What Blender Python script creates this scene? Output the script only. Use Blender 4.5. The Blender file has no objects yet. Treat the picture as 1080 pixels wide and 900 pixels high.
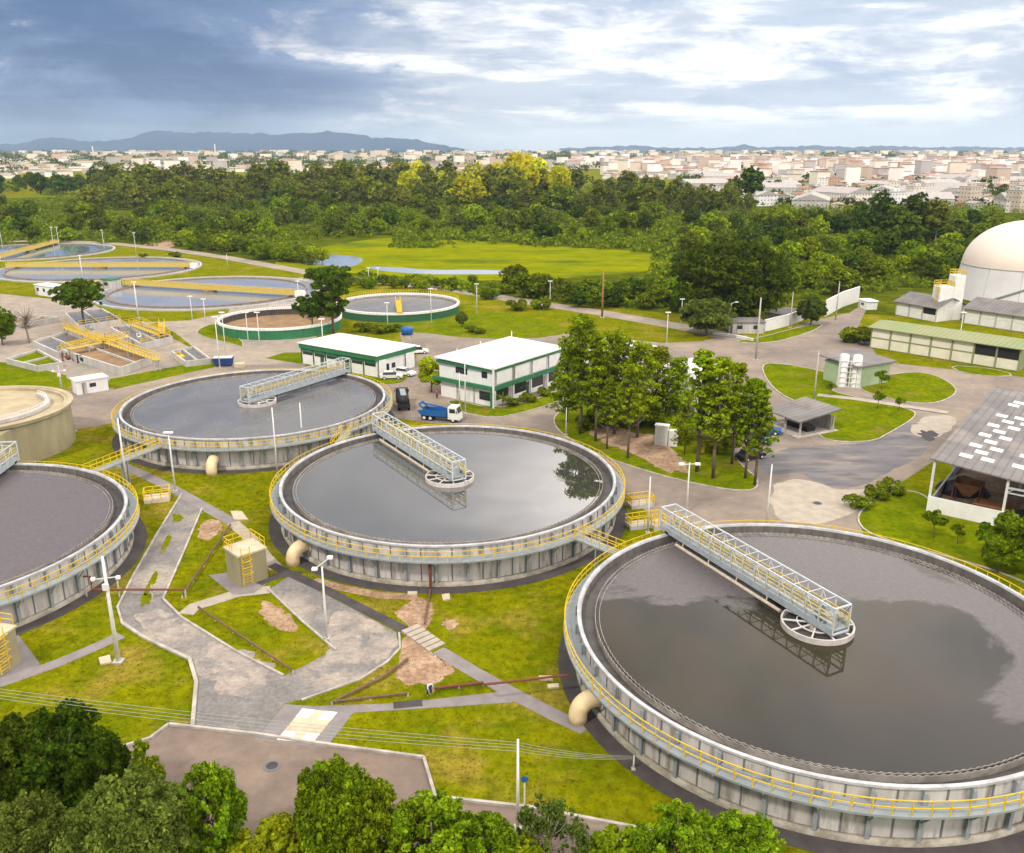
import bpy, math, random
import numpy as np
from mathutils import Vector, Matrix
R_ = random.Random(7)
C = bpy.context.scene.collection
PI = math.pi
# ------------------------------------------------------------------ camera / survey
F = 921.5; HOR = 158.5; CH = 41.8                     # focal length (px of a 1080 wide frame), horizon row, eye height
PITCH = math.atan((450-HOR)/F); CP, SP = math.cos(PITCH), math.sin(PITCH)
def G(px, py, z=0.0):
    u = px-540; v = py-450; k = (CH-z)/(F*SP+v*CP)
    return Vector((u*k, (F*CP-v*SP)*k, z))
def HT(px, pb, pt):
    y = G(px, pb).y; v = pt-450
    return CH - y*(F*SP+v*CP)/(F*CP-v*SP)

# ------------------------------------------------------------------ materials
def _n(nt, t, **k):
    n = nt.nodes.new(t)
    for a, b in k.items(): setattr(n, a, b)
    return n
def mat(name, c, c2=None, scale=3.0, rough=.8, metal=0.0, bump=0.0, bscale=None, detail=5, stretch=(1,1,1), lo=.38, hi=.62, spec=.3, c3=None, s3=.2, lo3=.55, hi3=.7, coord='Object', grain=None):
    m = bpy.data.materials.new(name); m.use_nodes = True
    nt = m.node_tree; b = nt.nodes['Principled BSDF']
    b.inputs['Base Color'].default_value = (*c, 1); b.inputs['Roughness'].default_value = rough
    b.inputs['Metallic'].default_value = metal; b.inputs['Specular IOR Level'].default_value = spec
    tc = _n(nt, 'ShaderNodeTexCoord'); mp = _n(nt, 'ShaderNodeMapping'); mp.inputs['Scale'].default_value = stretch
    nt.links.new(tc.outputs[coord], mp.inputs[0])
    def layer(prev, col, sc, l, h):
        nz = _n(nt, 'ShaderNodeTexNoise'); nz.inputs['Scale'].default_value = sc; nz.inputs['Detail'].default_value = detail
        nz.inputs['Roughness'].default_value = .62
        nt.links.new(mp.outputs[0], nz.inputs['Vector'])
        mr = _n(nt, 'ShaderNodeMapRange'); mr.inputs[1].default_value = l; mr.inputs[2].default_value = h
        nt.links.new(nz.outputs['Fac'], mr.inputs[0])
        mx = _n(nt, 'ShaderNodeMix', data_type='RGBA')
        nt.links.new(mr.outputs[0], mx.inputs['Factor'])
        if isinstance(prev, tuple): mx.inputs['A'].default_value = (*prev, 1)
        else: nt.links.new(prev, mx.inputs['A'])
        mx.inputs['B'].default_value = (*col, 1)
        return mx.outputs['Result']
    cur = c
    if c2: cur = layer(cur, c2, scale, lo, hi)
    if c3: cur = layer(cur, c3, s3, lo3, hi3)
    if grain:
        nz = _n(nt, 'ShaderNodeTexNoise'); nz.inputs['Scale'].default_value = grain[0]; nz.inputs['Detail'].default_value = 6; nz.inputs['Roughness'].default_value = .7
        nt.links.new(mp.outputs[0], nz.inputs['Vector'])
        mr = _n(nt, 'ShaderNodeMapRange'); mr.inputs[1].default_value = .3; mr.inputs[2].default_value = .7; mr.inputs[3].default_value = 1-grain[1]; mr.inputs[4].default_value = 1+grain[1]
        nt.links.new(nz.outputs['Fac'], mr.inputs[0])
        mx = _n(nt, 'ShaderNodeMix', data_type='RGBA', blend_type='MULTIPLY'); mx.inputs['Factor'].default_value = 1
        nt.links.new(cur, mx.inputs['A']); nt.links.new(mr.outputs[0], mx.inputs['B']); cur = mx.outputs['Result']
    if not isinstance(cur, tuple): nt.links.new(cur, b.inputs['Base Color'])
    if bump:
        nz = _n(nt, 'ShaderNodeTexNoise'); nz.inputs['Scale'].default_value = bscale or scale*4; nz.inputs['Detail'].default_value = 4
        nt.links.new(mp.outputs[0], nz.inputs['Vector'])
        bp = _n(nt, 'ShaderNodeBump'); bp.inputs['Strength'].default_value = bump; bp.inputs['Distance'].default_value = .1
        nt.links.new(nz.outputs['Fac'], bp.inputs['Height']); nt.links.new(bp.outputs[0], b.inputs['Normal'])
    return m
def leafmat(name, ca, cb, cc, trans=.38):
    """foliage: colour varies leaf by leaf and tree by tree"""
    g_ = 2.5; ca, cb, cc = [tuple(min(.6, v*g_*k) for v, k in zip(q, (1.0,.86,.55))) for q in (ca, cb, cc)]
    m = bpy.data.materials.new(name); m.use_nodes = True; nt = m.node_tree; nt.nodes.clear()
    out = _n(nt, 'ShaderNodeOutputMaterial'); g = _n(nt, 'ShaderNodeNewGeometry'); oi = _n(nt, 'ShaderNodeObjectInfo')
    rp = _n(nt, 'ShaderNodeValToRGB'); e = rp.color_ramp.elements
    e[0].color = (*ca, 1); e[1].color = (*cc, 1); e[1].position = 1; k = e.new(.5); k.color = (*cb, 1)
    nt.links.new(g.outputs['Random Per Island'], rp.inputs[0])
    hs = _n(nt, 'ShaderNodeHueSaturation')
    for sock, lo, hi in (('Hue', .484, .512), ('Value', .72, 1.2)):
        mr = _n(nt, 'ShaderNodeMapRange'); mr.inputs[3].default_value = lo; mr.inputs[4].default_value = hi
        if sock == 'Hue': nt.links.new(oi.outputs['Random'], mr.inputs[0])
        else:
            mu = _n(nt, 'ShaderNodeMath', operation='MULTIPLY'); mu.inputs[1].default_value = 7.31
            fr = _n(nt, 'ShaderNodeMath', operation='FRACT')
            nt.links.new(oi.outputs['Random'], mu.inputs[0]); nt.links.new(mu.outputs[0], fr.inputs[0]); nt.links.new(fr.outputs[0], mr.inputs[0])
        nt.links.new(mr.outputs[0], hs.inputs[sock])
    nt.links.new(rp.outputs[0], hs.inputs['Color'])
    d = _n(nt, 'ShaderNodeBsdfDiffuse'); t = _n(nt, 'ShaderNodeBsdfTranslucent'); mx = _n(nt, 'ShaderNodeMixShader'); mx.inputs[0].default_value = trans
    tcx = _n(nt, 'ShaderNodeTexCoord'); nz = _n(nt, 'ShaderNodeTexNoise'); nz.inputs['Scale'].default_value = .55; nz.inputs['Detail'].default_value = 5; nt.links.new(tcx.outputs['Object'], nz.inputs['Vector'])
    tr_ = _n(nt, 'ShaderNodeMapRange'); tr_.inputs[1].default_value = .32; tr_.inputs[2].default_value = .68; tr_.inputs[3].default_value = .58; tr_.inputs[4].default_value = 1.35; nt.links.new(nz.outputs['Fac'], tr_.inputs[0])
    ml = _n(nt, 'ShaderNodeMix', data_type='RGBA', blend_type='MULTIPLY'); ml.inputs['Factor'].default_value = 1; nt.links.new(hs.outputs[0], ml.inputs['A']); nt.links.new(tr_.outputs[0], ml.inputs['B'])
    nt.links.new(ml.outputs['Result'], d.inputs[0]); nt.links.new(ml.outputs['Result'], t.inputs[0])
    nt.links.new(d.outputs[0], mx.inputs[1]); nt.links.new(t.outputs[0], mx.inputs[2]); nt.links.new(mx.outputs[0], out.inputs[0])
    return m
def watermat(name, clean, scum, bias, seed, rough=.03, metal=.3, scale=.09, tint=None, ior=1.5, soft=.03, grad=(0,0)):
    """sludge tank water: mirror-like patches and matt patches of floating scum with ragged outlines"""
    m = mat(name, clean, rough=rough, metal=metal, spec=.5); nt = m.node_tree; b = nt.nodes['Principled BSDF']
    b.inputs['IOR'].default_value = ior
    tc = _n(nt, 'ShaderNodeTexCoord'); mp = _n(nt, 'ShaderNodeMapping'); mp.inputs['Location'].default_value = (seed*3.7, seed*1.9, seed)
    nt.links.new(tc.outputs['Object'], mp.inputs[0])
    nz = _n(nt, 'ShaderNodeTexNoise'); nz.inputs['Scale'].default_value = scale; nz.inputs['Detail'].default_value = 9; nz.inputs['Roughness'].default_value = .55
    nz.inputs['Distortion'].default_value = .6
    nt.links.new(mp.outputs[0], nz.inputs['Vector'])
    mr = _n(nt, 'ShaderNodeMapRange'); mr.inputs[1].default_value = bias-soft; mr.inputs[2].default_value = bias+soft
    sep = _n(nt, 'ShaderNodeSeparateXYZ'); nt.links.new(tc.outputs['Object'], sep.inputs[0]); acc = nz.outputs['Fac']
    for k in (0, 1):
        mm = _n(nt, 'ShaderNodeMath', operation='MULTIPLY_ADD'); mm.inputs[1].default_value = grad[k]
        nt.links.new(sep.outputs[k], mm.inputs[0]); nt.links.new(acc, mm.inputs[2]); acc = mm.outputs[0]
    nt.links.new(acc, mr.inputs[0])
    fine = _n(nt, 'ShaderNodeTexNoise'); fine.inputs['Scale'].default_value = 3.0; fine.inputs['Detail'].default_value = 6
    nt.links.new(mp.outputs[0], fine.inputs['Vector'])
    mf = _n(nt, 'ShaderNodeMapRange'); mf.inputs[1].default_value = .3; mf.inputs[2].default_value = .7; mf.inputs[3].default_value = .82; mf.inputs[4].default_value = 1.15
    nt.links.new(fine.outputs['Fac'], mf.inputs[0])
    sc = _n(nt, 'ShaderNodeMix', data_type='RGBA', blend_type='MULTIPLY'); sc.inputs['Factor'].default_value = 1; sc.inputs['A'].default_value = (*scum, 1)
    nt.links.new(mf.outputs[0], sc.inputs['B'])
    cl = _n(nt, 'ShaderNodeMix', data_type='RGBA'); cl.inputs['A'].default_value = (*clean, 1); cl.inputs['B'].default_value = (*(tint or clean), 1)
    big = _n(nt, 'ShaderNodeTexNoise'); big.inputs['Scale'].default_value = .05; big.inputs['Detail'].default_value = 5
    nt.links.new(mp.outputs[0], big.inputs['Vector'])
    mb = _n(nt, 'ShaderNodeMapRange'); mb.inputs[1].default_value = .4; mb.inputs[2].default_value = .6
    nt.links.new(big.outputs['Fac'], mb.inputs[0]); nt.links.new(mb.outputs[0], cl.inputs['Factor'])
    mx = _n(nt, 'ShaderNodeMix', data_type='RGBA')
    nt.links.new(mr.outputs[0], mx.inputs['Factor']); nt.links.new(cl.outputs['Result'], mx.inputs['A']); nt.links.new(sc.outputs['Result'], mx.inputs['B'])
    nt.links.new(mx.outputs['Result'], b.inputs['Base Color'])
    for sock, a, z in (('Roughness', rough, .32), ('Metallic', metal, 0)):
        q = _n(nt, 'ShaderNodeMapRange'); q.inputs[3].default_value = a; q.inputs[4].default_value = z
        nt.links.new(mr.outputs[0], q.inputs[0]); nt.links.new(q.outputs[0], b.inputs[sock])
    w = _n(nt, 'ShaderNodeTexNoise'); w.inputs['Scale'].default_value = 1.2; w.inputs['Detail'].default_value = 3
    nt.links.new(mp.outputs[0], w.inputs['Vector'])
    bp = _n(nt, 'ShaderNodeBump'); bp.inputs['Strength'].default_value = .02; bp.inputs['Distance'].default_value = .05
    nt.links.new(w.outputs['Fac'], bp.inputs['Height']); nt.links.new(bp.outputs[0], b.inputs['Normal'])
    return m
def islandmat(name, cols, rough=.8):
    """one colour for each separate shell of a mesh, picked from a list"""
    m = bpy.data.materials.new(name); m.use_nodes = True; nt = m.node_tree; b = nt.nodes['Principled BSDF']
    g = _n(nt, 'ShaderNodeNewGeometry'); rp = _n(nt, 'ShaderNodeValToRGB'); rp.color_ramp.interpolation = 'CONSTANT'
    e = rp.color_ramp.elements; e[0].color = (*cols[0], 1); e[1].color = (*cols[1], 1); e[1].position = 1/len(cols)
    for i in range(2, len(cols)): k = e.new(i/len(cols)); k.color = (*cols[i], 1)
    nt.links.new(g.outputs['Random Per Island'], rp.inputs[0]); nt.links.new(rp.outputs[0], b.inputs['Base Color'])
    b.inputs['Roughness'].default_value = rough
    return m
M = {}
M['grass'] = mat('grass', (.178,.178,.002), (.110,.138,.002), .22, .95, spec=0, bump=.5, bscale=6, c3=(.25,.19,.030), s3=.13, lo3=.52, hi3=.68, detail=10, grain=(1.1,.42))
M['lawn'] = mat('lawn', (.150,.175,.002), (.090,.135,.002), .25, .95, spec=0, bump=.5, bscale=6, c3=(.185,.15,.025), s3=.16, lo3=.54, hi3=.70, detail=10, grain=(1.1,.38))
M['meadow'] = mat('meadow', (.215,.222,.001), (.150,.185,.002), .03, .95, spec=0, c3=(.085,.125,.008), s3=.018, lo3=.53, hi3=.66, stretch=(1,2.5,1), detail=10, grain=(.15,.3))
M['scrub_soil'] = mat('scrub_soil', (.060,.080,.004), (.095,.110,.006), .05, .95, spec=0, detail=9, grain=(.2,.4))
M['asphalt'] = mat('asphalt', (.265,.218,.180), (.195,.166,.146), .10, .9, spec=.1, detail=10, c3=(.33,.27,.205), s3=.045, lo3=.50, hi3=.64, bump=.2, bscale=8, grain=(.7,.14))
M['asphalt_dark'] = mat('asphalt_dark', (.055,.048,.05), (.08,.07,.07), .5, .9)
M['asphalt_worn'] = mat('asphalt_worn', (.165,.155,.165), (.095,.09,.098), .16, .7, detail=10, stretch=(1,3,1), c3=(.24,.205,.175), s3=.10, lo3=.52, hi3=.66)
M['yard_concrete'] = mat('yard_concrete', (.36,.30,.24), (.28,.24,.20), .12, .9, spec=.1, detail=10, c3=(.25,.235,.20), s3=.10, lo3=.52, hi3=.66, grain=(.5,.2))
M['lot'] = mat('lot', (.225,.172,.137), (.18,.142,.119), .25, .9, spec=.1, detail=9, c3=(.29,.228,.18), s3=.12, lo3=.52, hi3=.72, grain=(1.2,.12))
M['gravel'] = mat('gravel', (.225,.212,.202), (.175,.166,.16), .6, .95, detail=9, bump=.6, bscale=12, c3=(.36,.315,.265), s3=.09, lo3=.49, hi3=.62, grain=(2.5,.28))
M['gravel_pale'] = mat('gravel_pale', (.385,.33,.28), (.26,.232,.21), .5, .95, grain=(2.5,.25), detail=9, bump=.7, bscale=9, c3=(.20,.19,.182), s3=.35, lo3=.52, hi3=.62)
M['path'] = mat('path', (.25,.225,.225), (.20,.18,.18), .6, .9, detail=6)
M['path_tan'] = mat('path_tan', (.42,.37,.30), (.34,.30,.25), .8, .9, detail=6)
M['kerb'] = mat('kerb', (.50,.465,.41), (.32,.295,.26), .8, .85)
M['soil'] = mat('soil', (.27,.165,.10), (.40,.28,.185), .5, .95, bump=.6, bscale=4, detail=9, grain=(2,.3))
M['concrete'] = mat('concrete', (.52,.50,.465), (.42,.41,.385), .5, .85, stretch=(1,1,.25), detail=7, c3=(.36,.35,.33), s3=.9, lo3=.55, hi3=.75)
M['wall_grey'] = mat('wall_grey', (.55,.525,.505), (.44,.42,.405), .6, .8, stretch=(1,1,.14), detail=9, c3=(.235,.21,.175), s3=1.5, lo3=.50, hi3=.66, grain=(2,.1))
M['wall_wet'] = mat('wall_wet', (.12,.11,.10), (.18,.165,.15), 1.2, .6, stretch=(1,1,.2))
M['plinth'] = mat('plinth', (.42,.39,.33), (.24,.22,.17), 1.0, .9)
M['joint'] = mat('joint', (.16,.16,.17), rough=.7)
M['bracket'] = mat('bracket', (.30,.335,.35), (.24,.27,.285), 2, .5)
M['deck'] = mat('deck', (.29,.33,.345), (.24,.27,.285), 1, .6)
M['rim'] = mat('rim', (.52,.53,.55), (.36,.365,.375), .6, .55, detail=9, grain=(1.5,.2))
M['weir'] = mat('weir', (.36,.335,.30), (.22,.20,.18), .9, .7, detail=8)
M['channel'] = mat('channel', (.055,.05,.048), (.09,.085,.08), .8, .5)
M['yellow'] = mat('yellow', (.72,.50,.015), (.60,.41,.02), 2, .55)
M['yellow_pale'] = mat('yellow_pale', (.62,.48,.12), (.55,.40,.08), 2, .55)
M['steel_blue'] = mat('steel_blue', (.56,.61,.64), (.46,.51,.54), 2, .45)
M['fascia'] = mat('fascia', (.40,.45,.47), (.31,.35,.37), 1, .55)
M['beige'] = mat('beige', (.62,.53,.42), (.50,.42,.33), 2, .6)
M['plaster'] = mat('plaster', (.58,.54,.50), (.44,.41,.38), 1.5, .8)
M['cream_pipe'] = mat('cream_pipe', (.78,.62,.38), (.68,.53,.32), 2, .5)
M['white'] = mat('white', (.82,.82,.80), (.74,.74,.72), .8, .6)
M['roof_white'] = mat('roof_white', (.86,.84,.81), (.78,.76,.73), .25, .6, c3=(.68,.66,.63), s3=.5, lo3=.6, hi3=.8)
M['green'] = mat('green', (.035,.20,.085), (.03,.16,.07), .7, .55)
M['green_dark'] = mat('green_dark', (.03,.12,.06), rough=.6)
M['glass'] = mat('glass', (.03,.035,.04), rough=.08, spec=.6)
M['dark'] = mat('dark', (.02,.02,.022), rough=.6)
M['tyre'] = mat('tyre', (.015,.015,.016), rough=.85)
M['blue'] = mat('blue', (.02,.12,.36), (.02,.10,.30), 2, .4)
M['teal'] = mat('teal', (.04,.25,.28), rough=.5)
M['red_rust'] = mat('red_rust', (.20,.055,.035), (.14,.045,.03), 2, .7)
M['pipe_brown'] = mat('pipe_brown', (.13,.075,.05), (.19,.11,.07), 2, .8)
M['sand_wall'] = mat('sand_wall', (.35,.31,.19), (.27,.24,.145), .5, .9, stretch=(1,1,.3), detail=7)
M['sand_top'] = mat('sand_top', (.46,.39,.25), (.36,.30,.20), .4, .9, detail=7)
M['slab_cream'] = mat('slab_cream', (.58,.50,.36), (.47,.40,.29), .9, .85, detail=8, grain=(2,.12))
M['cable'] = mat('cable', (.34,.36,.30), rough=.7)
M['roof_grey'] = mat('roof_grey', (.215,.20,.195), (.155,.147,.145), .3, .85, stretch=(1,1,1), detail=9, c3=(.27,.24,.22), s3=.12)
M['roof_moss'] = mat('roof_moss', (.24,.30,.13), (.30,.30,.17), .2, .9, detail=8)
M['cream'] = mat('cream', (.80,.76,.62), (.72,.68,.54), .5, .8)
M['pump_green'] = mat('pump_green', (.42,.52,.33), (.36,.45,.28), .5, .85)
M['olive'] = mat('olive', (.26,.29,.15), rough=.8)
M['dome'] = mat('dome', (.84,.72,.63), (.79,.67,.58), .1, .6)
M['dome_skirt'] = mat('dome_skirt', (.72,.70,.72), (.64,.62,.64), .1, .7)
M['galv'] = mat('galv', (.74,.74,.72), (.64,.64,.62), 2, .5)
M['pole_conc'] = mat('pole_conc', (.50,.47,.42), (.42,.39,.35), 2, .8)
M['wood_pole'] = mat('wood_pole', (.36,.19,.08), (.28,.15,.07), 2, .85)
M['bark'] = mat('bark', (.20,.145,.10), (.13,.095,.07), 2, .95)
M['bark_pale'] = mat('bark_pale', (.34,.29,.23), (.25,.21,.165), 1.5, .95)
M['rust'] = mat('rust', (.22,.10,.04), (.30,.15,.06), 1, .9)
M['hill'] = mat('hill', (.030,.055,.13), (.024,.045,.11), .002, 1, spec=0)  # blue of distant haze is put into the base colour of the green hills
M['pond'] = mat('pond', (.55,.60,.68), rough=.12, metal=.75)
M['skin'] = mat('skin', (.45,.26,.17), rough=.6)
M['hair'] = mat('hair', (.03,.02,.015), rough=.6)
M['cloth_red'] = mat('cloth_red', (.50,.05,.04), rough=.9)
M['cloth_navy'] = mat('cloth_navy', (.02,.05,.17), rough=.9)
M['cloth_pale'] = mat('cloth_pale', (.55,.68,.74), rough=.9)
L_FOR = leafmat('leaf_foreground', (.028,.060,.004), (.064,.118,.006), (.120,.180,.008))
L_OLIVE = leafmat('leaf_greyish', (.026,.050,.011), (.050,.080,.019), (.080,.115,.030))
L_DARK = leafmat('leaf_dark', (.014,.034,.005), (.030,.060,.007), (.055,.092,.009))
L_PINE = leafmat('leaf_pine', (.044,.082,.004), (.094,.152,.006), (.155,.225,.010))
L_EUC = leafmat('leaf_eucalyptus', (.044,.066,.012), (.080,.110,.018), (.125,.150,.026))
L_YEL = leafmat('leaf_yellow', (.19,.19,.010), (.30,.285,.012), (.42,.38,.016))
L_DEEP = leafmat('leaf_deep', (.009,.024,.003), (.020,.044,.004), (.040,.070,.006))
L_BRIGHT = leafmat('leaf_bright', (.030,.070,.004), (.062,.125,.006), (.105,.175,.010))
L_LIME = leafmat('leaf_lime', (.07,.12,.006), (.12,.18,.008), (.18,.24,.012))
L_SCRUB = leafmat('leaf_scrub', (.028,.055,.005), (.056,.092,.008), (.100,.138,.010))

def seams(m, period, axis=0, amt=.16, w=.12):
    nt = m.node_tree; b = nt.nodes['Principled BSDF']; src = b.inputs['Base Color'].links[0].from_socket
    tc = _n(nt,'ShaderNodeTexCoord'); sp = _n(nt,'ShaderNodeSeparateXYZ'); nt.links.new(tc.outputs['Object'], sp.inputs[0])
    dv = _n(nt,'ShaderNodeMath', operation='DIVIDE'); nt.links.new(sp.outputs[axis], dv.inputs[0]); dv.inputs[1].default_value = period
    fr = _n(nt,'ShaderNodeMath', operation='FRACT'); nt.links.new(dv.outputs[0], fr.inputs[0])
    lt = _n(nt,'ShaderNodeMath', operation='LESS_THAN'); nt.links.new(fr.outputs[0], lt.inputs[0]); lt.inputs[1].default_value = w
    ml = _n(nt,'ShaderNodeMath', operation='MULTIPLY'); nt.links.new(lt.outputs[0], ml.inputs[0]); ml.inputs[1].default_value = amt
    iv = _n(nt,'ShaderNodeMath', operation='SUBTRACT'); iv.inputs[0].default_value = 1; nt.links.new(ml.outputs[0], iv.inputs[1])
    mx = _n(nt,'ShaderNodeMix', data_type='RGBA', blend_type='MULTIPLY'); mx.inputs['Factor'].default_value = 1; nt.links.new(src, mx.inputs['A']); nt.links.new(iv.outputs[0], mx.inputs['B']); nt.links.new(mx.outputs['Result'], b.inputs['Base Color'])
seams(M['roof_white'], 1.1, 0, .15, .14); seams(M['roof_grey'], 1.0, 0, .22, .22); seams(M['roof_moss'], 1.0, 0, .2, .22); seams(M['green'], 1.2, 0, .2, .08)
# ------------------------------------------------------------------ mesh builder
class MB:
    def __init__(s): s.v = []; s.f = []; s.mi = []; s.cur = 0; s.T = Matrix()
    def _add(s, vs, fs):
        o = len(s.v); s.v += [tuple(s.T @ Vector(p)) for p in vs]; s.f += [tuple(i+o for i in f) for f in fs]; s.mi += [s.cur]*len(fs); return s
    def box(s, a, b):
        x0,y0,z0 = a; x1,y1,z1 = b
        return s._add([(x0,y0,z0),(x1,y0,z0),(x1,y1,z0),(x0,y1,z0),(x0,y0,z1),(x1,y0,z1),(x1,y1,z1),(x0,y1,z1)],
                      [(0,3,2,1),(4,5,6,7),(0,1,5,4),(1,2,6,5),(2,3,7,6),(3,0,4,7)])
    def bevbox(s, a, b, w=.08):
        """box with chamfered upright and top edges"""
        x0,y0,z0 = a; x1,y1,z1 = b
        p = [(x0+w,y0),(x1-w,y0),(x1,y0+w),(x1,y1-w),(x1-w,y1),(x0+w,y1),(x0,y1-w),(x0,y0+w)]
        q = [(x0+2*w,y0+w),(x1-2*w,y0+w),(x1-w,y0+2*w),(x1-w,y1-2*w),(x1-2*w,y1-w),(x0+2*w,y1-w),(x0+w,y1-2*w),(x0+w,y0+2*w)]
        vs = [(x,y,z0) for x,y in p]+[(x,y,z1-w) for x,y in p]+[(x,y,z1) for x,y in q]
        fs = [tuple(range(7,-1,-1)), tuple(range(16,24))]
        for k in (0,8): fs += [(k+i, k+(i+1)%8, k+8+(i+1)%8, k+8+i) for i in range(8)]
        return s._add(vs, fs)
    def tube(s, pts, r, n=6, r2=None, cap=True):
        pts = [Vector(p) for p in pts]; m = len(pts); vs = []; fs = []
        up = Vector((0,0,1)); prev = None
        for i, p in enumerate(pts):
            d = (pts[min(i+1,m-1)]-pts[max(i-1,0)]).normalized()
            if prev is None:
                a = d.cross(up if abs(d.z) < .95 else Vector((1,0,0))).normalized()
            else:
                a = (prev - d*prev.dot(d)).normalized()
            prev = a; b = d.cross(a); rr = r if r2 is None else r+(r2-r)*i/(m-1)
            for k in range(n):
                t = 2*PI*k/n; vs.append(p+a*(rr*math.cos(t))+b*(rr*math.sin(t)))
        for i in range(m-1):
            for k in range(n): fs.append((i*n+k, i*n+(k+1)%n, (i+1)*n+(k+1)%n, (i+1)*n+k))
        if cap: fs += [tuple(range(n-1,-1,-1)), tuple((m-1)*n+k for k in range(n))]
        return s._add(vs, fs)
    def beam(s, p, q, w, h=None): 
        p = Vector(p); q = Vector(q); h = h or w; d = (q-p).normalized()
        a = d.cross(Vector((0,0,1)) if abs(d.z) < .97 else Vector((1,0,0))).normalized()*(w/2); b = a.normalized().cross(d)*(h/2)
        vs = [p-a-b,p+a-b,p+a+b,p-a+b,q-a-b,q+a-b,q+a+b,q-a+b]
        return s._add(vs, [(0,1,2,3),(7,6,5,4),(0,4,5,1),(1,5,6,2),(2,6,7,3),(3,7,4,0)])
    def lathe(s, prof, n=64, closed=False, a0=0, a1=2*PI):
        full = abs(a1-a0-2*PI) < 1e-6; m = len(prof); vs = []; fs = []
        k = n if full else n+1
        for i in range(k):
            t = a0+(a1-a0)*i/n
            for r, z in prof: vs.append((r*math.cos(t), r*math.sin(t), z))
        for i in range(n):
            j = (i+1) % k
            for a in range(m if closed else m-1):
                b = (a+1) % m; fs.append((i*m+a, j*m+a, j*m+b, i*m+b))
        return s._add(vs, fs)
    def disc(s, r, z, n=64, c=(0,0)):
        return s._add([(c[0]+r*math.cos(2*PI*i/n), c[1]+r*math.sin(2*PI*i/n), z) for i in range(n)], [tuple(range(n))])
    def prism(s, poly, z0, z1):
        n = len(poly); area = sum(poly[i][0]*poly[(i+1)%n][1]-poly[(i+1)%n][0]*poly[i][1] for i in range(n))
        if area < 0: poly = poly[::-1]
        return s._add([(p[0],p[1],z0) for p in poly]+[(p[0],p[1],z1) for p in poly],
                      [tuple(range(n-1,-1,-1)), tuple(range(n,2*n))]+[(i,(i+1)%n,n+(i+1)%n,n+i) for i in range(n)])
    def face(s, pts): return s._add(pts, [tuple(range(len(pts)))])
    def mesh(s, name, mats, smooth=False):
        me = bpy.data.meshes.new(name); me.from_pydata(s.v, [], s.f)
        for m in (mats if isinstance(mats, (list, tuple)) else [mats]): me.materials.append(m)
        if any(s.mi): me.polygons.foreach_set('material_index', s.mi)
        if smooth: me.polygons.foreach_set('use_smooth', [True]*len(me.polygons))
        me.update(); return me
    def build(s, name, mats, parent=None, smooth=False): return link(name, s.mesh(name, mats, smooth), parent)
def link(name, me, parent=None):
    o = bpy.data.objects.new(name, me); C.objects.link(o)
    if parent is not None: o.parent = parent
    return o
def tag(o, label, cat, group=None, kind=None):
    o['label'] = label; o['category'] = cat
    if group: o['group'] = group
    if kind: o['kind'] = kind
    return o
def thing(name, label, cat, loc=(0,0,0), rz=0, group=None):
    o = bpy.data.objects.new(name, None); o.empty_display_size = .3; C.objects.link(o); o.location = loc; o.rotation_euler = (0,0,rz)
    return tag(o, label, cat, group)
def struct(o, label=None): o['kind'] = 'structure'; return o
def kids(o): return [c for c in C.objects if c.parent == o]
def ray_height(m): pass

# ------------------------------------------------------------------ ground
def sstep(a, b, x): t = min(1, max(0, (x-a)/(b-a))); return t*t*(3-2*t)
def ground_z(x, y): return 20*sstep(950, 4200, math.hypot(x, y))
def build_ground():
    rs = [0,60,120,200,300,450,600,800,940]+[1050+170*i for i in range(22)]+[5200,6500,8500,11000,14500]
    na = 96; vs = [(0,0,0)]; fs = []
    for r in rs[1:]:
        for k in range(na):
            t = 2*PI*k/na; x, y = r*math.cos(t), r*math.sin(t); vs.append((x, y, ground_z(x, y)))
    for k in range(na): fs.append((0, 1+k, 1+(k+1)%na))
    for i in range(len(rs)-2):
        for k in range(na):
            a = 1+i*na; b = a+na; fs.append((a+k, b+k, b+(k+1)%na, a+(k+1)%na))
    mb = MB(); mb.v = vs; mb.f = fs; mb.mi = [0]*len(fs)
    return struct(mb.build('ground', M['grass'], smooth=False))
build_ground()
def chaikin(p, it=2):
    for _ in range(it):
        q = []
        for i in range(len(p)):
            a, b = p[i], p[(i+1)%len(p)]; q += [(a[0]*.75+b[0]*.25, a[1]*.75+b[1]*.25), (a[0]*.25+b[0]*.75, a[1]*.25+b[1]*.75)]
        p = q
    return p
def world_poly(px): return [tuple(G(*p))[:2] for p in px]
PAVED = []
def sheet(name, px, z, m, curve=0, rough=0):
    p = world_poly(px)
    if rough:
        p = chaikin(p, 4); ph = [R_.uniform(0,6.28) for _ in range(14)]; cx = sum(q[0] for q in p)/len(p); cy = sum(q[1] for q in p)/len(p); p = [(cx+(x-cx)*k, cy+(y-cy)*k) for x, y in p for th in (math.atan2(y-cy, x-cx),) for k in (1+rough/max(1.0,math.hypot(x-cx,y-cy))*(sum(math.sin(j*th+ph[j])*(1.6/j**.55) for j in range(3,14))*.55+R_.uniform(-.3,.3)),)]
    elif curve: p = chaikin(p, curve)
    mb = MB(); n = len(p)
    if sum(p[i][0]*p[(i+1)%n][1]-p[(i+1)%n][0]*p[i][1] for i in range(n)) < 0: p = p[::-1]
    mb.face([(x, y, z) for x, y in p])
    if m not in ('grass','lawn','meadow','scrub_soil') and name not in ('scrubland','works_yard'): PAVED.append((np.array(p), m))
    return struct(mb.build(name, M[m]))
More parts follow.
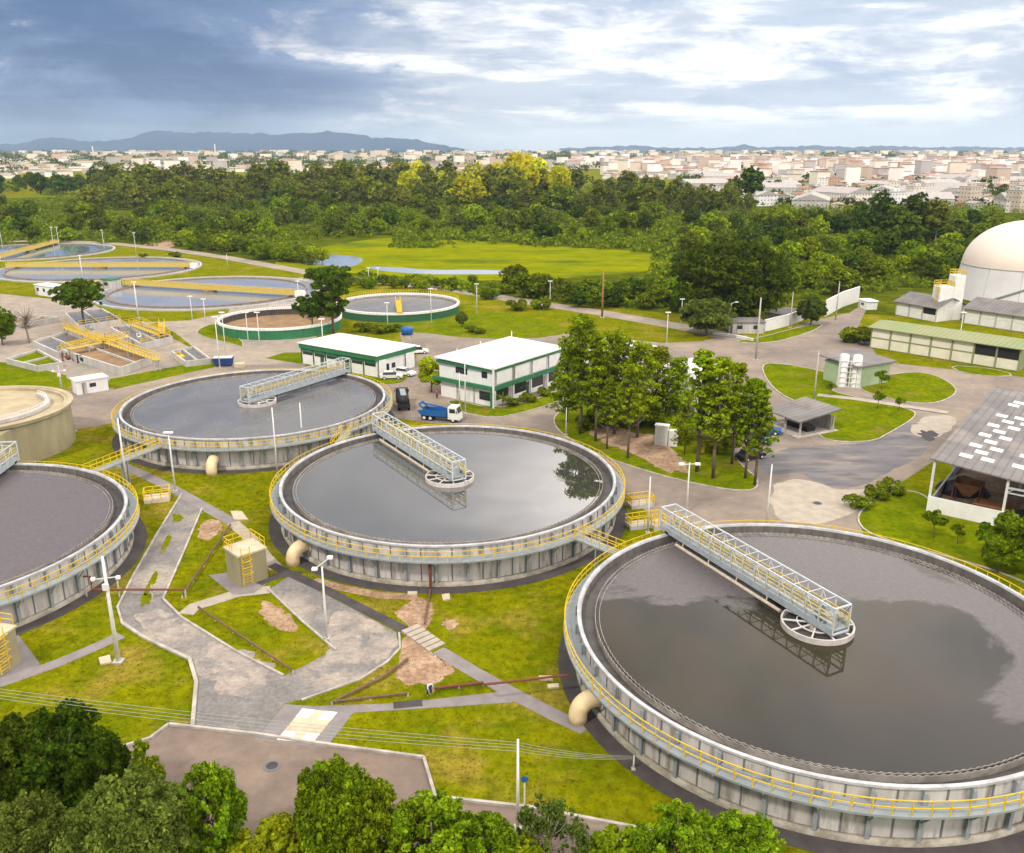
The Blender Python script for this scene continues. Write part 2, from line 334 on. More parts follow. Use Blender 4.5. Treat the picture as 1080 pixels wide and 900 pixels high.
def strip(name, px, w, z, m, world=None):
    """a path of constant width along a line of ground points"""
    p = world or [Vector(G(*q)) for q in px]; L = []; Rr = []
    for i, a in enumerate(p):
        d = (p[min(i+1,len(p)-1)]-p[max(i-1,0)]); d = Vector((d.x,d.y,0)).normalized(); nrm = Vector((-d.y,d.x,0))*(w/2)
        L.append(a+nrm); Rr.append(a-nrm)
    PAVED.append((np.array([tuple(v)[:2] for v in L]+[tuple(v)[:2] for v in Rr[::-1]]), m))
    mb = MB()
    for i in range(len(p)-1):
        mb._add([(*Rr[i][:2],z),(*Rr[i+1][:2],z),(*L[i+1][:2],z),(*L[i][:2],z)], [(0,1,2,3)])
    return struct(mb.build(name, M[m]))
def kerb(px, w=.18, h=.12, closed=False, m='kerb', curve=0, z=0, name='kerb'):
    p = [(*G(*q)[:2],) for q in px]
    if curve and closed: p = chaikin(p, curve)
    p = [Vector((x, y, 0)) for x, y in p]
    if closed: p = p+[p[0]]
    mb = MB()
    for a, b in zip(p, p[1:]): mb.beam(a+Vector((0,0,h/2+z)), b+Vector((0,0,h/2+z)), w, h)
    return struct(mb.build(name, M[m]))
def island(name, px, m='lawn', h=.10, curve=2, k=True):
    p = chaikin(world_poly(px), curve); mb = MB(); mb.prism(p, -.05, h)
    o = struct(mb.build(name, M[m]))
    if k:
        kb = MB(); q = [Vector((x, y, .07)) for x, y in p]
        for a, b in zip(q, q[1:]+q[:1]): kb.beam(a, b, .2, .12)
        struct(kb.build('kerb', M['kerb']))
    return o

# far land
sheet('scrubland', [(-60,300),(-60,200),(1250,200),(1250,345),(880,330),(800,335),(700,330),(560,316),(480,303),(395,296),(300,285),(200,268),(120,258),(0,259)], .004, 'scrub_soil')
sheet('meadow', [(285,274),(330,262),(400,251),(450,250),(520,256),(600,261),(660,264),(716,271),(704,284),(650,289),(560,296),(470,296),(380,288),(300,286)], .008, 'meadow', curve=2)
sheet('pond', [(309,270),(345,268),(380,271),(384,275),(372,282),(350,281),(316,279)], .012, 'pond', curve=1)
sheet('river', [(384,281),(420,282),(450,285),(500,284.5),(548,286),(556,289),(500,289.5),(450,289.5),(400,286)], .012, 'pond', curve=1)
# roads and yards
sheet('works_yard', [(-40,272),(0,262),(110,257),(190,266),(240,275),(300,285),(335,290),(345,300),(345,330),(325,372),(322,392),(230,389),(130,420),(110,470),(60,500),(-60,500),(-60,400)], .004, 'grass')
strip('perimeter_road', [(-20,255),(60,254),(120,257),(185,264),(240,272),(300,283),(345,291),(400,297),(480,306),(560,319),(640,331),(720,345),(780,357)], 7, .016, 'yard_concrete')
sheet('yard_paving', [(60,316),(100,322),(118,333),(135,341),(200,338),(240,330),(262,300),(340,290),(352,330),(322,372),(322,392),(228,388),(216,376),(186,352),(165,340),(150,345),(120,352),(70,352),(0,345),(0,310)], .008, 'yard_concrete')
sheet('basin_yard', [(-30,345),(70,340),(160,345),(225,380),(120,402),(40,398),(-30,390)], .010, 'yard_concrete')
sheet('left_road', [(-60,420),(20,410),(72,412),(110,411),(228,386),(322,384),(322,400),(180,420),(140,442),(100,450),(72,454),(0,470),(-60,480)], .012, 'asphalt')
sheet('office_yard', [(398,405),(432,392),(440,376),(424,362),(420,345),(470,352),(500,350),(600,352),(700,362),(740,360),(770,352),(800,362),(850,340),(896,330),(908,322),(914,326),(905,345),(930,382),(1100,400),(1250,400),(1250,520),(985,486),(930,523),(905,545),(912,570),(800,574),(700,556),(660,520),(640,500),(600,470),(560,452),(460,447),(410,440)], .008, 'asphalt')
sheet('worn_asphalt', [(795,486),(820,474),(868,468),(900,470),(925,464),(960,443),(990,455),(972,482),(935,500),(900,516),(870,512),(840,498),(812,503)], .012, 'asphalt_worn', rough=.25)
sheet('tan_patch', [(958,452),(975,440),(1000,436),(1012,444),(990,464),(968,462)], .016, 'path_tan', rough=.3)
sheet('oil_stain', [(966,456),(985,453),(992,462),(975,466)], .020, 'asphalt_dark', rough=.4)
sheet('sand_patch', [(812,505),(860,508),(890,518),(928,514),(900,545),(860,553),(815,551)], .016, 'path_tan', rough=.3)
island('tree_island', [(583,440),(586,452),(604,466),(640,484),(700,503),(758,516),(797,519),(800,506),(786,495),(774,482),(772,462),(745,445),(700,434),(640,428),(600,428)], 'lawn')
sheet('needle_litter', [(620,448),(660,452),(700,465),(720,478),(700,490),(650,474),(625,462)], .104, 'soil', rough=.6)
sheet('needle_litter', [(690,478),(722,484),(730,497),(705,500),(680,488)], .109, 'soil', rough=.5)
island('lawn_strip', [(800,384),(826,384),(868,392),(884,398),(872,412),(905,420),(962,432),(967,440),(940,456),(920,467),(872,466),(860,455),(868,440),(848,428),(815,412)], 'lawn')
island('lawn_bed', [(905,404),(955,392),(985,395),(1008,408),(1008,417),(985,427),(950,424),(910,414)], 'lawn')
strip('concrete_footpath', [(862,417),(900,421),(960,430),(1000,436)], 1.8, .112, 'path_tan')
island('lawn_verge', [(770,361),(800,357),(840,346),(872,341),(852,352),(810,363)], 'lawn', curve=1)
island('lawn_verge', [(1000,386),(1040,388),(1072,396),(1050,398),(1015,394)], 'lawn', curve=1)
island('lawn_bed', [(903,545),(918,530),(940,520),(968,518),(990,536),(1060,560),(1250,590),(1250,660),(1110,630),(1060,605),(1000,588),(940,572),(910,560)], 'lawn')
island('lawn_verge', [(205,350),(225,341),(240,345),(262,368),(240,362),(215,356)], 'lawn', curve=1)
sheet('lawn_slope', [(395,352),(420,342),(470,330),(540,330),(600,345),(590,356),(500,358),(440,350)], .012, 'lawn', curve=1)
sheet('lawn', [(115,400),(225,379),(232,386),(120,411)], .014, 'lawn')
sheet('lawn', [(-40,378),(20,384),(70,396),(72,408),(40,414),(-40,412)], .014, 'lawn')
sheet('lawn', [(80,455),(130,444),(125,470),(135,490),(100,490),(70,480)], .014, 'grass')
sheet('lawn', [(318,372),(300,372),(280,378),(318,384)], .016, 'lawn')
# grass by office buildings
island('lawn_verge', [(395,398),(420,394),(432,398),(420,405),(400,405)], 'lawn', curve=1, k=False)
island('planting_bed', [(470,420),(520,432),(560,424),(590,411),(598,420),(560,434),(520,442),(480,434)], 'lawn', curve=1)
# kerbs along the road south of the tree island
# gravel paths between the tanks
GR = [(190,522),(213,537),(194,582),(172,632),(192,652),(250,688),(300,713),(352,686),(318,655),(283,622),(305,608),(360,636),(418,667),(421,682),(408,698),(380,716),(345,728),(318,738),(300,742),(270,778),(203,768),(207,722),(198,695),(150,673),(127,657),(124,640),(142,606),(166,564)]
sheet('gravel_path', GR, .008, 'gravel')
sheet('pale_gravel', [(352,640),(380,648),(416,668),(419,682),(405,699),(372,716),(340,724),(312,714),(350,690),(345,662)], .012, 'gravel_pale', rough=.25)
sheet('pale_gravel', [(215,675),(255,682),(290,705),(280,730),(240,735),(215,715)], .012, 'gravel_pale', rough=.4)
sheet('pale_gravel', [(140,648),(170,640),(200,662),(190,678),(160,672)], .012, 'gravel_pale', rough=.3)
for i, t in enumerate([[(164,600),(168,607),(158,625),(150,628)],[(183,540),(195,545),(190,552),(182,550)],[(150,625),(162,628),(155,640),(147,637)],[(175,565),(182,567),(172,585),(168,583)]]):
    sheet('weed_patch', t, .016, 'grass', rough=.25)
kerb([(192,521),(166,563),(142,605),(124,641),(129,658)], .2, .14)
kerb([(213,537),(194,582),(172,632),(192,652),(250,688),(299,713)], .2, .14)
kerb([(283,622),(318,655),(354,686)], .2, .14)
kerb([(421,668),(422,684),(408,699),(380,717),(346,729),(318,739)], .18, .12)
kerb([(129,658),(150,672),(170,682),(200,696),(207,720),(203,768)], .3, .18)
# dark paved strips
strip('paved_path', [(120,487),(150,500),(185,517),(215,534),(245,551)], 1.6, .020, 'path')
strip('paved_path', [(245,551),(262,566),(280,588),(292,600)], 1.5, .020, 'path_tan')
strip('dark_path', [(286,596),(312,608),(345,623),(380,641),(430,666)], 1.15, .022, 'asphalt_dark')
strip('dark_path', [(318,606),(300,606),(282,611),(272,616)], 1.3, .027, 'asphalt_dark')
strip('paved_path', [(462,686),(500,709),(545,734),(590,757),(618,770)], 1.4, .020, 'path')
sheet('paved_path', [(330,745),(420,742),(545,728),(556,740),(440,748),(373,752),(344,789),(268,781),(300,743)], .016, 'path')
sheet('dark_slab', [(415,740.5),(445,738),(446,745),(415,748)], .020, 'asphalt_dark')
strip('paved_path', [(-10,724),(20,714),(60,700),(100,683),(128,670)], 1.35, .016, 'path')
sheet('paved_path', [(18,668),(42,700),(30,712),(-20,720),(-20,690)], .020, 'path')
strip('paved_path', [(196,648),(205,640),(225,634),(250,626),(285,622)], 1.6, .020, 'path_tan')
sheet('paved_path', [(220,607),(240,604),(286,612),(268,626),(246,628)], .024, 'path')
# stairs of pale slabs
def slab(px, z0, z1, m, name, label, cat, group=None):
    mb = MB(); mb.prism(world_poly(px), z0, z1); o = mb.build(name, M[m]); return tag(o, label, cat, group)
for i in range(6):
    t = i/6; a = G(432+30*t, 664+20*t); b = G(432+30*(t+.14), 664+20*(t+.14)); d = (b-a).normalized(); n = Vector((-d.y,d.x,0))*.9
    mb = MB(); mb.prism([tuple(a-n)[:2], tuple(a+n)[:2], tuple(b+n)[:2], tuple(b-n)[:2]], 0, .10+.03*(5-i))
    tag(mb.build('stepping_slab', M['path_tan']), 'tan concrete slab of the stepped path between the dark path and the grey path', 'slab', 'slabs of the stepped path')
# helipad-like slab with white corner squares
def fourpt(px): return [G(*p) for p in px]
pad = [G(292,781),(G(330,784)),(G(356,752)),(G(319,748))]
sl = tag(MB().prism([tuple(p)[:2] for p in pad], 0, .06).build('cover_slab', M['slab_cream']), 'large cream cover slab with white squares at its four corners', 'slab')
def lerp2(a,b,c,d,u,v): return (a*(1-u)+b*u)*(1-v)+(d*(1-u)+c*u)*v
for u0,u1,v0,v1 in ((0,.36,0,.27),(.64,1,0,.27),(0,.36,.72,1),(.64,1,.72,1)):
    q = [lerp2(*pad,u,v) for u,v in ((u0,v0),(u1,v0),(u1,v1),(u0,v1))]
    MB().face([(p.x,p.y,.064) for p in q]).build('corner_panel', M['white'], sl)
# lower car park
sheet('parking_lot', [(178,765),(268,775),(350,787),(447,800),(459,841),(480,844),(560,852),(690,877),(760,900),(760,1150),(-200,1150),(-120,860),(60,840),(120,792),(158,780)], .006, 'lot')
kerb([(118,792),(158,780),(178,765),(268,775),(350,787),(447,800),(459,841),(480,844),(560,853),(690,878)], .22, .2)
# soil patches
sheet('bare_soil', [(415,645),(432,634),(452,630),(458,645),(452,662),(440,668),(428,660)], .010, 'soil', rough=.18)
sheet('bare_soil', [(426,668),(445,678),(458,690),(476,703),(478,713),(460,722),(440,722),(415,718),(420,700)], .010, 'soil', rough=.18)
sheet('bare_soil', [(275,632),(295,640),(320,662),(305,668),(275,655)], .010, 'soil', rough=.25)
sheet('bare_soil', [(468,652),(485,655),(480,665),(466,662)], .010, 'soil', rough=.2)
sheet('bare_soil', [(205,560),(222,545),(238,553),(220,575)], .010, 'soil', rough=.2)
strip('dirt_strip', [(330,612),(360,620),(400,628),(440,630)], 1.2, .009, 'soil')
sheet('earth_bank', [(150,256),(170,251),(186,254),(184,262),(160,262)], .02, 'soil', rough=.6)

# ------------------------------------------------------------------ clarifier tanks
NB = 40
def ring_rail(mb, r, z0, n, h=1.1, a0=0, a1=2*PI, pr=.045, mid=True):
    full = abs(a1-a0-2*PI) < 1e-6
    pts = [(r*math.cos(a0+(a1-a0)*i/n), r*math.sin(a0+(a1-a0)*i/n)) for i in range(n+(0 if full else 1))]
    for x, y in pts: mb.beam((x,y,z0), (x,y,z0+h), pr*1.6)
    seq = pts+[pts[0]] if full else pts
    for zz in ((h, h*.52) if mid else (h,)):
        for a, b in zip(seq, seq[1:]): mb.beam((*a,z0+zz), (*b,z0+zz), pr*1.35)
_b = MB()
_b.box((19.86,-.14,.5),(19.90,.14,4.15)); _b.box((19.9,-.05,.5),(20.12,.05,4.15)); _b.box((20.12,-.14,.5),(20.15,.14,4.15))
_b.beam((20.1,0,1.9),(21.0,0,3.02),.09); _b.beam((20.1,0,2.98),(21.1,0,2.98),.10)
BRK = _b.mesh('bracket', M['bracket'])
JNT = MB().box((19.78,-.06,.5),(19.85,.06,4.1)).mesh('joint_strip', M['joint'])
TANKC = {'A':(-40.1,132.3),'B':(-7.53,98.8),'C':(25.44,64.45),'D':(-61.43,82.96)}
def make_tank(key, label, water, elbow=None, gap=None):
    cx, cy = TANKC[key]
    t = thing('clarifier_tank', label, 'tank', (cx,cy,0), 0, 'round settling tanks with yellow railings')
    N = 160
    MB().lathe([(20.1,0),(20.1,.45),(19.8,.5),(19.8,.3)], N).build('plinth', M['plinth'], t, True)
    w = MB(); w.lathe([(19.8,.3),(19.8,4.28),(19.6,4.28)], N)
    w.build('wall', M['wall_grey'], t)
    MB().lathe([(19.6,4.28),(19.6,3.2),(18.1,3.2)], N).build('inner_wall', M['wall_wet'], t)
    for i in range(NB):
        o = link('joint_strip', JNT, t); o.rotation_euler = (0,0,2*PI*(i+.5)/NB)
    MB().lathe([(19.98,4.285),(19.98,4.46),(19.68,4.46),(19.60,4.285)], N, True).build('rim', M['rim'], t)
    MB().lathe([(21.1,3.05),(21.1,3.22),(19.83,3.22),(19.83,3.05)], N, True).build('walkway', M['deck'], t)
    rl = MB(); ring_rail(rl, 21.02, 3.22, 112); rl.build('railing', M['yellow'], t)
    for i in range(NB):
        o = link('bracket', BRK, t); o.rotation_euler = (0,0,2*PI*i/NB)
    # launder: V-notched weir plates and channel
    wp = MB(); K = 420
    for rr, zt in ((18.45,4.12),(18.10,4.02)):
        vs = []; fs = []
        for i in range(K):
            a = 2*PI*i/K; z = zt-(.11 if i % 2 else 0)
            for r2, zz in ((rr,3.1),(rr,z),(rr-.05,z),(rr-.05,3.1)): vs.append((r2*math.cos(a), r2*math.sin(a), zz))
        for i in range(K):
            q = ((i+1)%K)*4; p = i*4
            for s2 in range(3): fs.append((p+s2, q+s2, q+s2+1, p+s2+1))
        wp._add(vs, fs)
    wp.build('weir_plate', M['weir'], t)
    MB().lathe([(19.6,3.55),(18.45,3.55)], N).build('launder_channel', M['channel'], t)
    MB().disc(18.42, 3.88, N).build('water_surface', water, t)
    if elbow is not None:
        a = math.atan2(elbow[1]-cy, elbow[0]-cx); p = MB(); p.T = Matrix.Rotation(a,4,'Z')
        pts = [(19.7,0,1.75),(20.5,0,1.75)]+[(20.5+1.15*math.sin(q), 0, .6+1.15*math.cos(q)) for q in [PI/2*k/8 for k in range(1,9)]]+[(21.65,0,-.1)]
        p.tube(pts, .72, 18); e = p.build('inlet_elbow', M['cream_pipe'], t, True)
        f = MB(); f.T = Matrix.Rotation(a,4,'Z'); f.tube([(19.78,0,1.75),(19.95,0,1.75)], .95, 18); f.build('pipe_flange', M['concrete'], t)
    sk = MB(); sk.lathe([(21.5,.026),(20.05,.026)], 96); o = sk.build('gutter_ring', M['asphalt_dark']); o.location = (cx,cy,0); struct(o)
    return t
WA = watermat('water_blue_grey', (.085,.084,.088), (.14,.135,.137), .50, 1, .06, 0, tint=(.08,.083,.095), ior=1.85, soft=.1)
WB = watermat('water_mirror', (.055,.052,.048), (.20,.185,.175), .72, 2, .02, 0, tint=(.045,.045,.045), ior=4.0)
WC = watermat('water_olive', (.034,.029,.015), (.105,.096,.097), .545, 3.4, .04, 0, tint=(.020,.019,.017), scale=.055, soft=.016, ior=1.34, grad=(.002,.010))
WD = watermat('water_scum', (.075,.072,.073), (.122,.106,.112), .44, 5, .06, 0, tint=(.06,.058,.062), scale=.05, ior=1.40, grad=(0,.008))
WC.node_tree.nodes['Principled BSDF'].inputs['Specular IOR Level'].default_value = .36
make_tank('A', 'round tank with blue-grey water beside the long green-fronted office', WA, G(228,496))
make_tank('B', 'round tank in the middle whose bright water mirrors the clouds and the bridge', WB, G(318,592))
make_tank('C', 'largest round tank in view, olive water partly covered with grey scum', WC, G(620,758))
make_tank('D', 'round tank of matt grey scum cut by the left edge of the photo', WD)

# ------------------------------------------------------------------ scraper bridges
def truss_bridge(key, outer, label):
    cx, cy = TANKC[key]; a = math.atan2(outer.y-cy, outer.x-cx)
    b = thing('scraper_bridge', label, 'bridge', (cx,cy,0), a, 'truss bridges of the settling tanks')
    x0, x1, hw = -2.4, 20.9, .88; n = 15; zb, zd, zt = 4.62, 5.0, 6.95
    MB().box((x0,-hw+.06,4.86),(x1,hw-.06,4.94)).build('deck', M['deck'], b)
    for s in (-1,1):
        tr = MB(); y = s*hw; xs = [x0+(x1-x0)*i/n for i in range(n+1)]
        for zz, w in ((zb,.15),(zt,.12),(5.55,.10)): tr.beam((x0,y,zz),(x1,y,zz), w)
        for i, x in enumerate(xs):
            tr.beam((x,y,zb),(x,y,zt), .10)
            if i < n: tr.beam((x,y,zb if i%2 else zt),(xs[i+1],y,zt if i%2 else zb), .045)
        tr.build('side_truss', M['steel_blue'], b)
        fp = MB(); fp.box((x0,y-.02+s*.09,zb+.02),(x1,y+.02+s*.09,5.16)); fp.build('fascia_panel', M['fascia'], b)
        r = MB(); yy = s*(hw-.16)
        for x in xs: r.beam((x,yy,4.94),(x,yy,6.2), .07)
        for zz in (6.2,5.85,5.5): r.beam((x0,yy,zz),(x1,yy,zz), .075)
        r.build('handrail', M['yellow_pale'], b)
    for x in (x0, x1):
        MB().beam((x,-hw,zt),(x,hw,zt),.14).beam((x,-hw,zb),(x,hw,zb),.14).beam((x,-hw,zb),(x,-hw,zt),.12).beam((x,hw,zb),(x,hw,zt),.12).build('end_frame', M['steel_blue'], b)
    for i in range(1,n): MB().beam((x0+(x1-x0)*i/n,-hw,zt),(x0+(x1-x0)*i/n,hw,zt),.06).build('cross_bar', M['steel_blue'], b)
    MB().box((-1.5,-.6,4.94),(-.1,.6,5.75)).box((-.9,-.3,5.75),(-.5,.3,6.3)).build('drive_unit', M['fascia'], b)
    MB().lathe([(2.95,3.6),(2.95,4.36),(2.80,4.36),(2.80,3.6)], 56, True).build('feedwell_ring', M['plaster'], b, False)
    sp = MB()
    for i in range(10):
        q = 2*PI*(i+.5)/10; sp.beam((.6*math.cos(q),.6*math.sin(q),4.3),(2.82*math.cos(q),2.82*math.sin(q),4.34), .11)
    sp.lathe([(1.7,4.24),(1.7,4.34),(1.62,4.34),(1.62,4.24)], 32, True)
    sp.build('feedwell_spokes', M['galv'], b)
    MB().lathe([(.0,4.75),(.75,4.7),(.8,4.4),(.8,3.5)], 24).build('centre_column', M['beige'], b, True)
    MB().disc(2.82, 3.90, 48).build('feedwell_water', M['channel'], b)
    k = MB(); k.tube([(3.2,1.05,4.0),(18.0,1.05,4.0)], .16, 10)
    for x in (5,9,13,17): k.beam((x,1.05,4.0),(x,.9,4.65),.1)
    k.build('skimmer_beam', M['beige'], b)
    for s in (-1,1): MB().box((19.5,s*hw-.15,4.5),(20.0,s*hw+.15,4.75)).build('bearing', M['dark'], b)
    return b
truss_bridge('C', G(698,553,4.5), 'nearest truss bridge, its reflection dark in the olive water of the largest tank')
truss_bridge('B', G(402,455,4.5), 'truss bridge pointing from the parked trucks into the bright mirror-like tank')
truss_bridge('A', G(346,398,4.5), 'truss bridge running out from the long green-fronted office over blue-grey water')
truss_bridge('D', G(8,489,4.5), 'truss bridge end at the left photo edge in front of the sand-coloured cylinder')

# yellow railed links between tank walkways
def link_walk(k1, k2, a1, a2, label, w=1.3, base=None):
    c1 = Vector((*TANKC[k1],0)); c2 = Vector((*TANKC[k2],0)); d0 = math.atan2(c2.y-c1.y, c2.x-c1.x)
    p = c1+Vector((math.cos(d0+a1), math.sin(d0+a1),0))*21.1; q = c2-Vector((math.cos(d0+a2), math.sin(d0+a2),0))*21.1
    v = q-p; L = v.length; t = thing('link_walkway', label, 'walkway', (p.x,p.y,0), math.atan2(v.y,v.x), 'railed links between the tanks')
    MB().box((-.15,-w/2,3.06),(L+.15,w/2,3.24)).build('deck', M['deck'], t)
    for s in (-1,1):
        r = MB(); n = max(2,int(L/1.0))
        for i in range(n+1): r.beam((L*i/n,s*w/2,3.24),(L*i/n,s*w/2,4.35),.07)
        for zz in (4.35,3.85): r.beam((0,s*w/2,zz),(L,s*w/2,zz),.06)
        r.build('handrail', M['yellow'], t)
    if L > 3:
        for s in (-1,1): MB().beam((L/2,s*w/2*.8,0),(L/2,s*w/2*.8,3.06),.18).build('support_post', M['bracket'], t)
link_walk('B','C',0,0,'yellow-railed link joining the largest tank to the mirror-like tank')
link_walk('A','B',.12,.12,'yellow-railed link between the blue-grey tank and the mirror-like tank')
link_walk('A','D',.0,.0,'yellow-railed link between the blue-grey tank and the tank of grey scum')

# ------------------------------------------------------------------ buildings
def frame2(p, q):
    """origin p, local x towards q: returns angle and length"""
    d = q-p; return math.atan2(d.y, d.x), Vector((d.x,d.y)).length
def window(parent, a, b, m='glass', fr='white', axis='x', out=-1, d=.06, name='window'):
    """framed window on a wall: a=(u,z) b=(u,z) on plane given by axis and offset out"""
    mb = MB(); return mb

def wall_panel(parent, name, m, axis, pos, u0, u1, z0, z1, th):
    mb = MB()
    if axis == 'y': mb.box((u0,min(pos,pos+th),z0),(u1,max(pos,pos+th),z1))
    else: mb.box((min(pos,pos+th),u0,z0),(max(pos,pos+th),u1,z1))
    return mb.build(name, M[m] if isinstance(m,str) else m, parent)

# -- long low office with green fascia (local x along the front towards the right corner)
pL, pN, pR = G(319,383), G(398,398), G(434,387)
ang, L = frame2(pL, pN); D = 11.0
b = thing('office_building', 'long low white office with green fascia and bright flat roof', 'building', (pL.x,pL.y,0), ang)
H1 = 4.2
MB().box((0,0,0),(L,D,H1-.9)).build('wall', M['white'], b)
f = MB()
f.box((-.35,-.35,H1-.95),(L+.35,D+.35,H1-.02)); f.build('fascia', M['green'], b)
MB().box((-.5,-.5,H1-.01),(L+.5,D+.5,H1+.14)).build('roof', M['roof_white'], b)
nb = 6
for i in range(nb):
    x0, x1 = L*i/nb, L*(i+1)/nb
    wall_panel(b, 'pillar', 'green_dark', 'y', -.003, x0-.12, x0+.14, 0, H1-.95, -.12)
    wf = wall_panel(b, 'window', 'glass', 'y', -.005, x0+.35, x1-.3, 2.0, H1-1.0, -.05)
    wall_panel(b, 'sun_blind', 'green' if i < 3 else 'green_dark', 'y', -.06, x0+.3, x1-.25, 2.55, H1-.96, -.05)
    if i in (1,3): 
        wall_panel(b, 'door', 'green_dark', 'y', -.005, x1-1.5, x1-.5, 0, 1.98, -.06)
for i, (y0,y1,z0,z1,m) in enumerate([(2.6,3.4,0,2.1,'dark'),(4.2,5.2,1.0,2.0,'glass'),(8.2,9.2,1.0,2.0,'glass')]):
    wall_panel(b, 'door' if i == 0 else 'window', m, 'x', L+.005, y0, y1, z0, z1, .05)
wall_panel(b, 'screen_panel', 'white', 'x', L+.35, .2, 2.2, 0, H1-.96, .08)
wall_panel(b, 'screen_panel', 'white', 'x', L+.35, 8.0, 10.4, 0, H1-.96, .08)
# -- two-storey office
pL, pN, pR = G(471,416), G(520,430), G(592,404)
ang, L = frame2(pN, pR); D = (pL-pN).length
L = max(L, 18)
b = thing('office_building', 'white two-storey office with green bands and a sloping white roof', 'building', (pN.x,pN.y,0), ang)
dirL = (pL-pN); dl = dirL.normalized(); ux = Vector((math.cos(ang),math.sin(ang),0)); uy = Vector((-ux.y,ux.x,0))
Z1, Z2 = 3.3, 6.7
MB().box((.3,.3,0),(L,D,Z1-.3)).build('ground_storey', M['white'], b)
MB().box((0,0,Z1+.35),(L,D,Z2-.5)).build('upper_storey', M['white'], b)
MB().box((-.5,-.5,Z1-.3),(L+.5,D+1.2,Z1+.35)).build('floor_band', M['green'], b)
MB().box((-.4,-.4,Z2-.5),(L+.4,D+.4,Z2)).build('fascia', M['green'], b)
r = MB(); r._add([(-.6,-.6,Z2+.02),(L+.6,-.6,Z2+.02),(L+.6,D+.6,Z2+.35),(-.6,D+.6,Z2+.35),(-.6,-.6,Z2+.22),(L+.6,-.6,Z2+.22),(L+.6,D+.6,Z2+.55),(-.6,D+.6,Z2+.55)],
       [(0,3,2,1),(4,5,6,7),(0,1,5,4),(1,2,6,5),(2,3,7,6),(3,0,4,7)]); r.build('roof', M['roof_white'], b)
MB().box((-.68,-.68,0),(-.42,-.42,Z2+.5)).build('corner_post', M['white'], b)
for i in range(4):
    u0 = L*i/4
    wall_panel(b, 'pier', 'wall_grey', 'y', -.004, u0+.05, u0+.55, Z1+.36, Z2-.51, -.14)
    wall_panel(b, 'white_screen', 'white', 'y', -.2, u0+.75, u0+L/4-.15, Z1+.6, Z2-.6, -.05)
    wall_panel(b, 'window', 'glass', 'y', .295, u0+.7, u0+L/4-.5, .9, 2.7, -.05)
    wall_panel(b, 'door', 'green_dark' if i % 2 else 'wall_grey', 'y', .297, u0+L/4-.45, u0+L/4+.35, 0, 2.3, -.06) if i < 3 else None
    wall_panel(b, 'column', 'white', 'y', -.05, u0+.1, u0+.4, 0, Z1-.31, -.3)
for (u0,u1) in ((1.2,2.4),(5.6,8.2)): wall_panel(b, 'window', 'glass', 'x', -.004, u0, u1, Z1+1.6, Z2-.7, -.05)
for (u0,u1,z0,z1,m,n) in ((.8,3.2,.9,2.4,'glass','window'),(4.2,4.6,0,2.9,'wall_grey','pier'),(7.9,8.4,0,2.9,'wall_grey','pier')): wall_panel(b, n, m, 'x', .296, u0, u1, z0, z1, -.05)
wall_panel(b, 'green_column', 'green', 'x', -.3, -.35, .2, 0, Z1-.31, -.25)
for (x,y) in ((L*.45,D*.85),(L*.1,D*.8),(L*.98,D*.95)): 
    m_ = MB(); m_.tube([(x,y,Z2+.4),(x,y,Z2+1.9)],.1,8); m_.build('vent_pipe', M['galv'], b)
# -- white kiosk
p, q = G(82,417), G(115,411.5); ang, L = frame2(p, q)
b = thing('kiosk', 'small white kiosk with flat roof beside the left road', 'kiosk', (p.x,p.y,0), ang)
MB().bevbox((0,0,0),(L,3,2.45),.04).build('wall', M['white'], b); MB().box((-.2,-.25,2.46),(L+.2,3.2,2.62)).build('roof', M['roof_white'], b)
wall_panel(b, 'door', 'wall_grey', 'y', -.004, .9, 1.7, 0, 2.1, -.05); wall_panel(b, 'window', 'glass', 'y', -.004, 2.2, 3.3, 1.1, 1.8, -.05)
# -- white cabin rows near the far basins
def cabin(px0, px1, d, h, label, m='white', roofm='roof_white', nw=4, cat='cabin'):
    p, q = G(*px0), G(*px1); a, L = frame2(p, q); b = thing('cabin', label, cat, (p.x,p.y,0), a)
    MB().box((0,0,0),(L,d,h)).build('wall', M[m], b); MB().box((-.25,-.25,h+.003),(L+.25,d+.25,h+.2)).build('roof', M[roofm], b)
    for i in range(nw): wall_panel(b, 'window', 'glass', 'y', -.004, L*(i+.3)/nw, L*(i+.62)/nw, h*.42, h*.75, -.05)
    wall_panel(b, 'door', 'wall_grey', 'y', -.004, L*.02, L*.02+.8, 0, h*.75, -.06)
    return b
cabin((38,311), (64,315), 4, 3.0, 'row of white cabins in front of the middle basin by the left edge')
cabin((107,305), (119,306), 3.5, 3.0, 'small pump cabin with a green roof between two basins', 'wall_grey', 'green', 1)
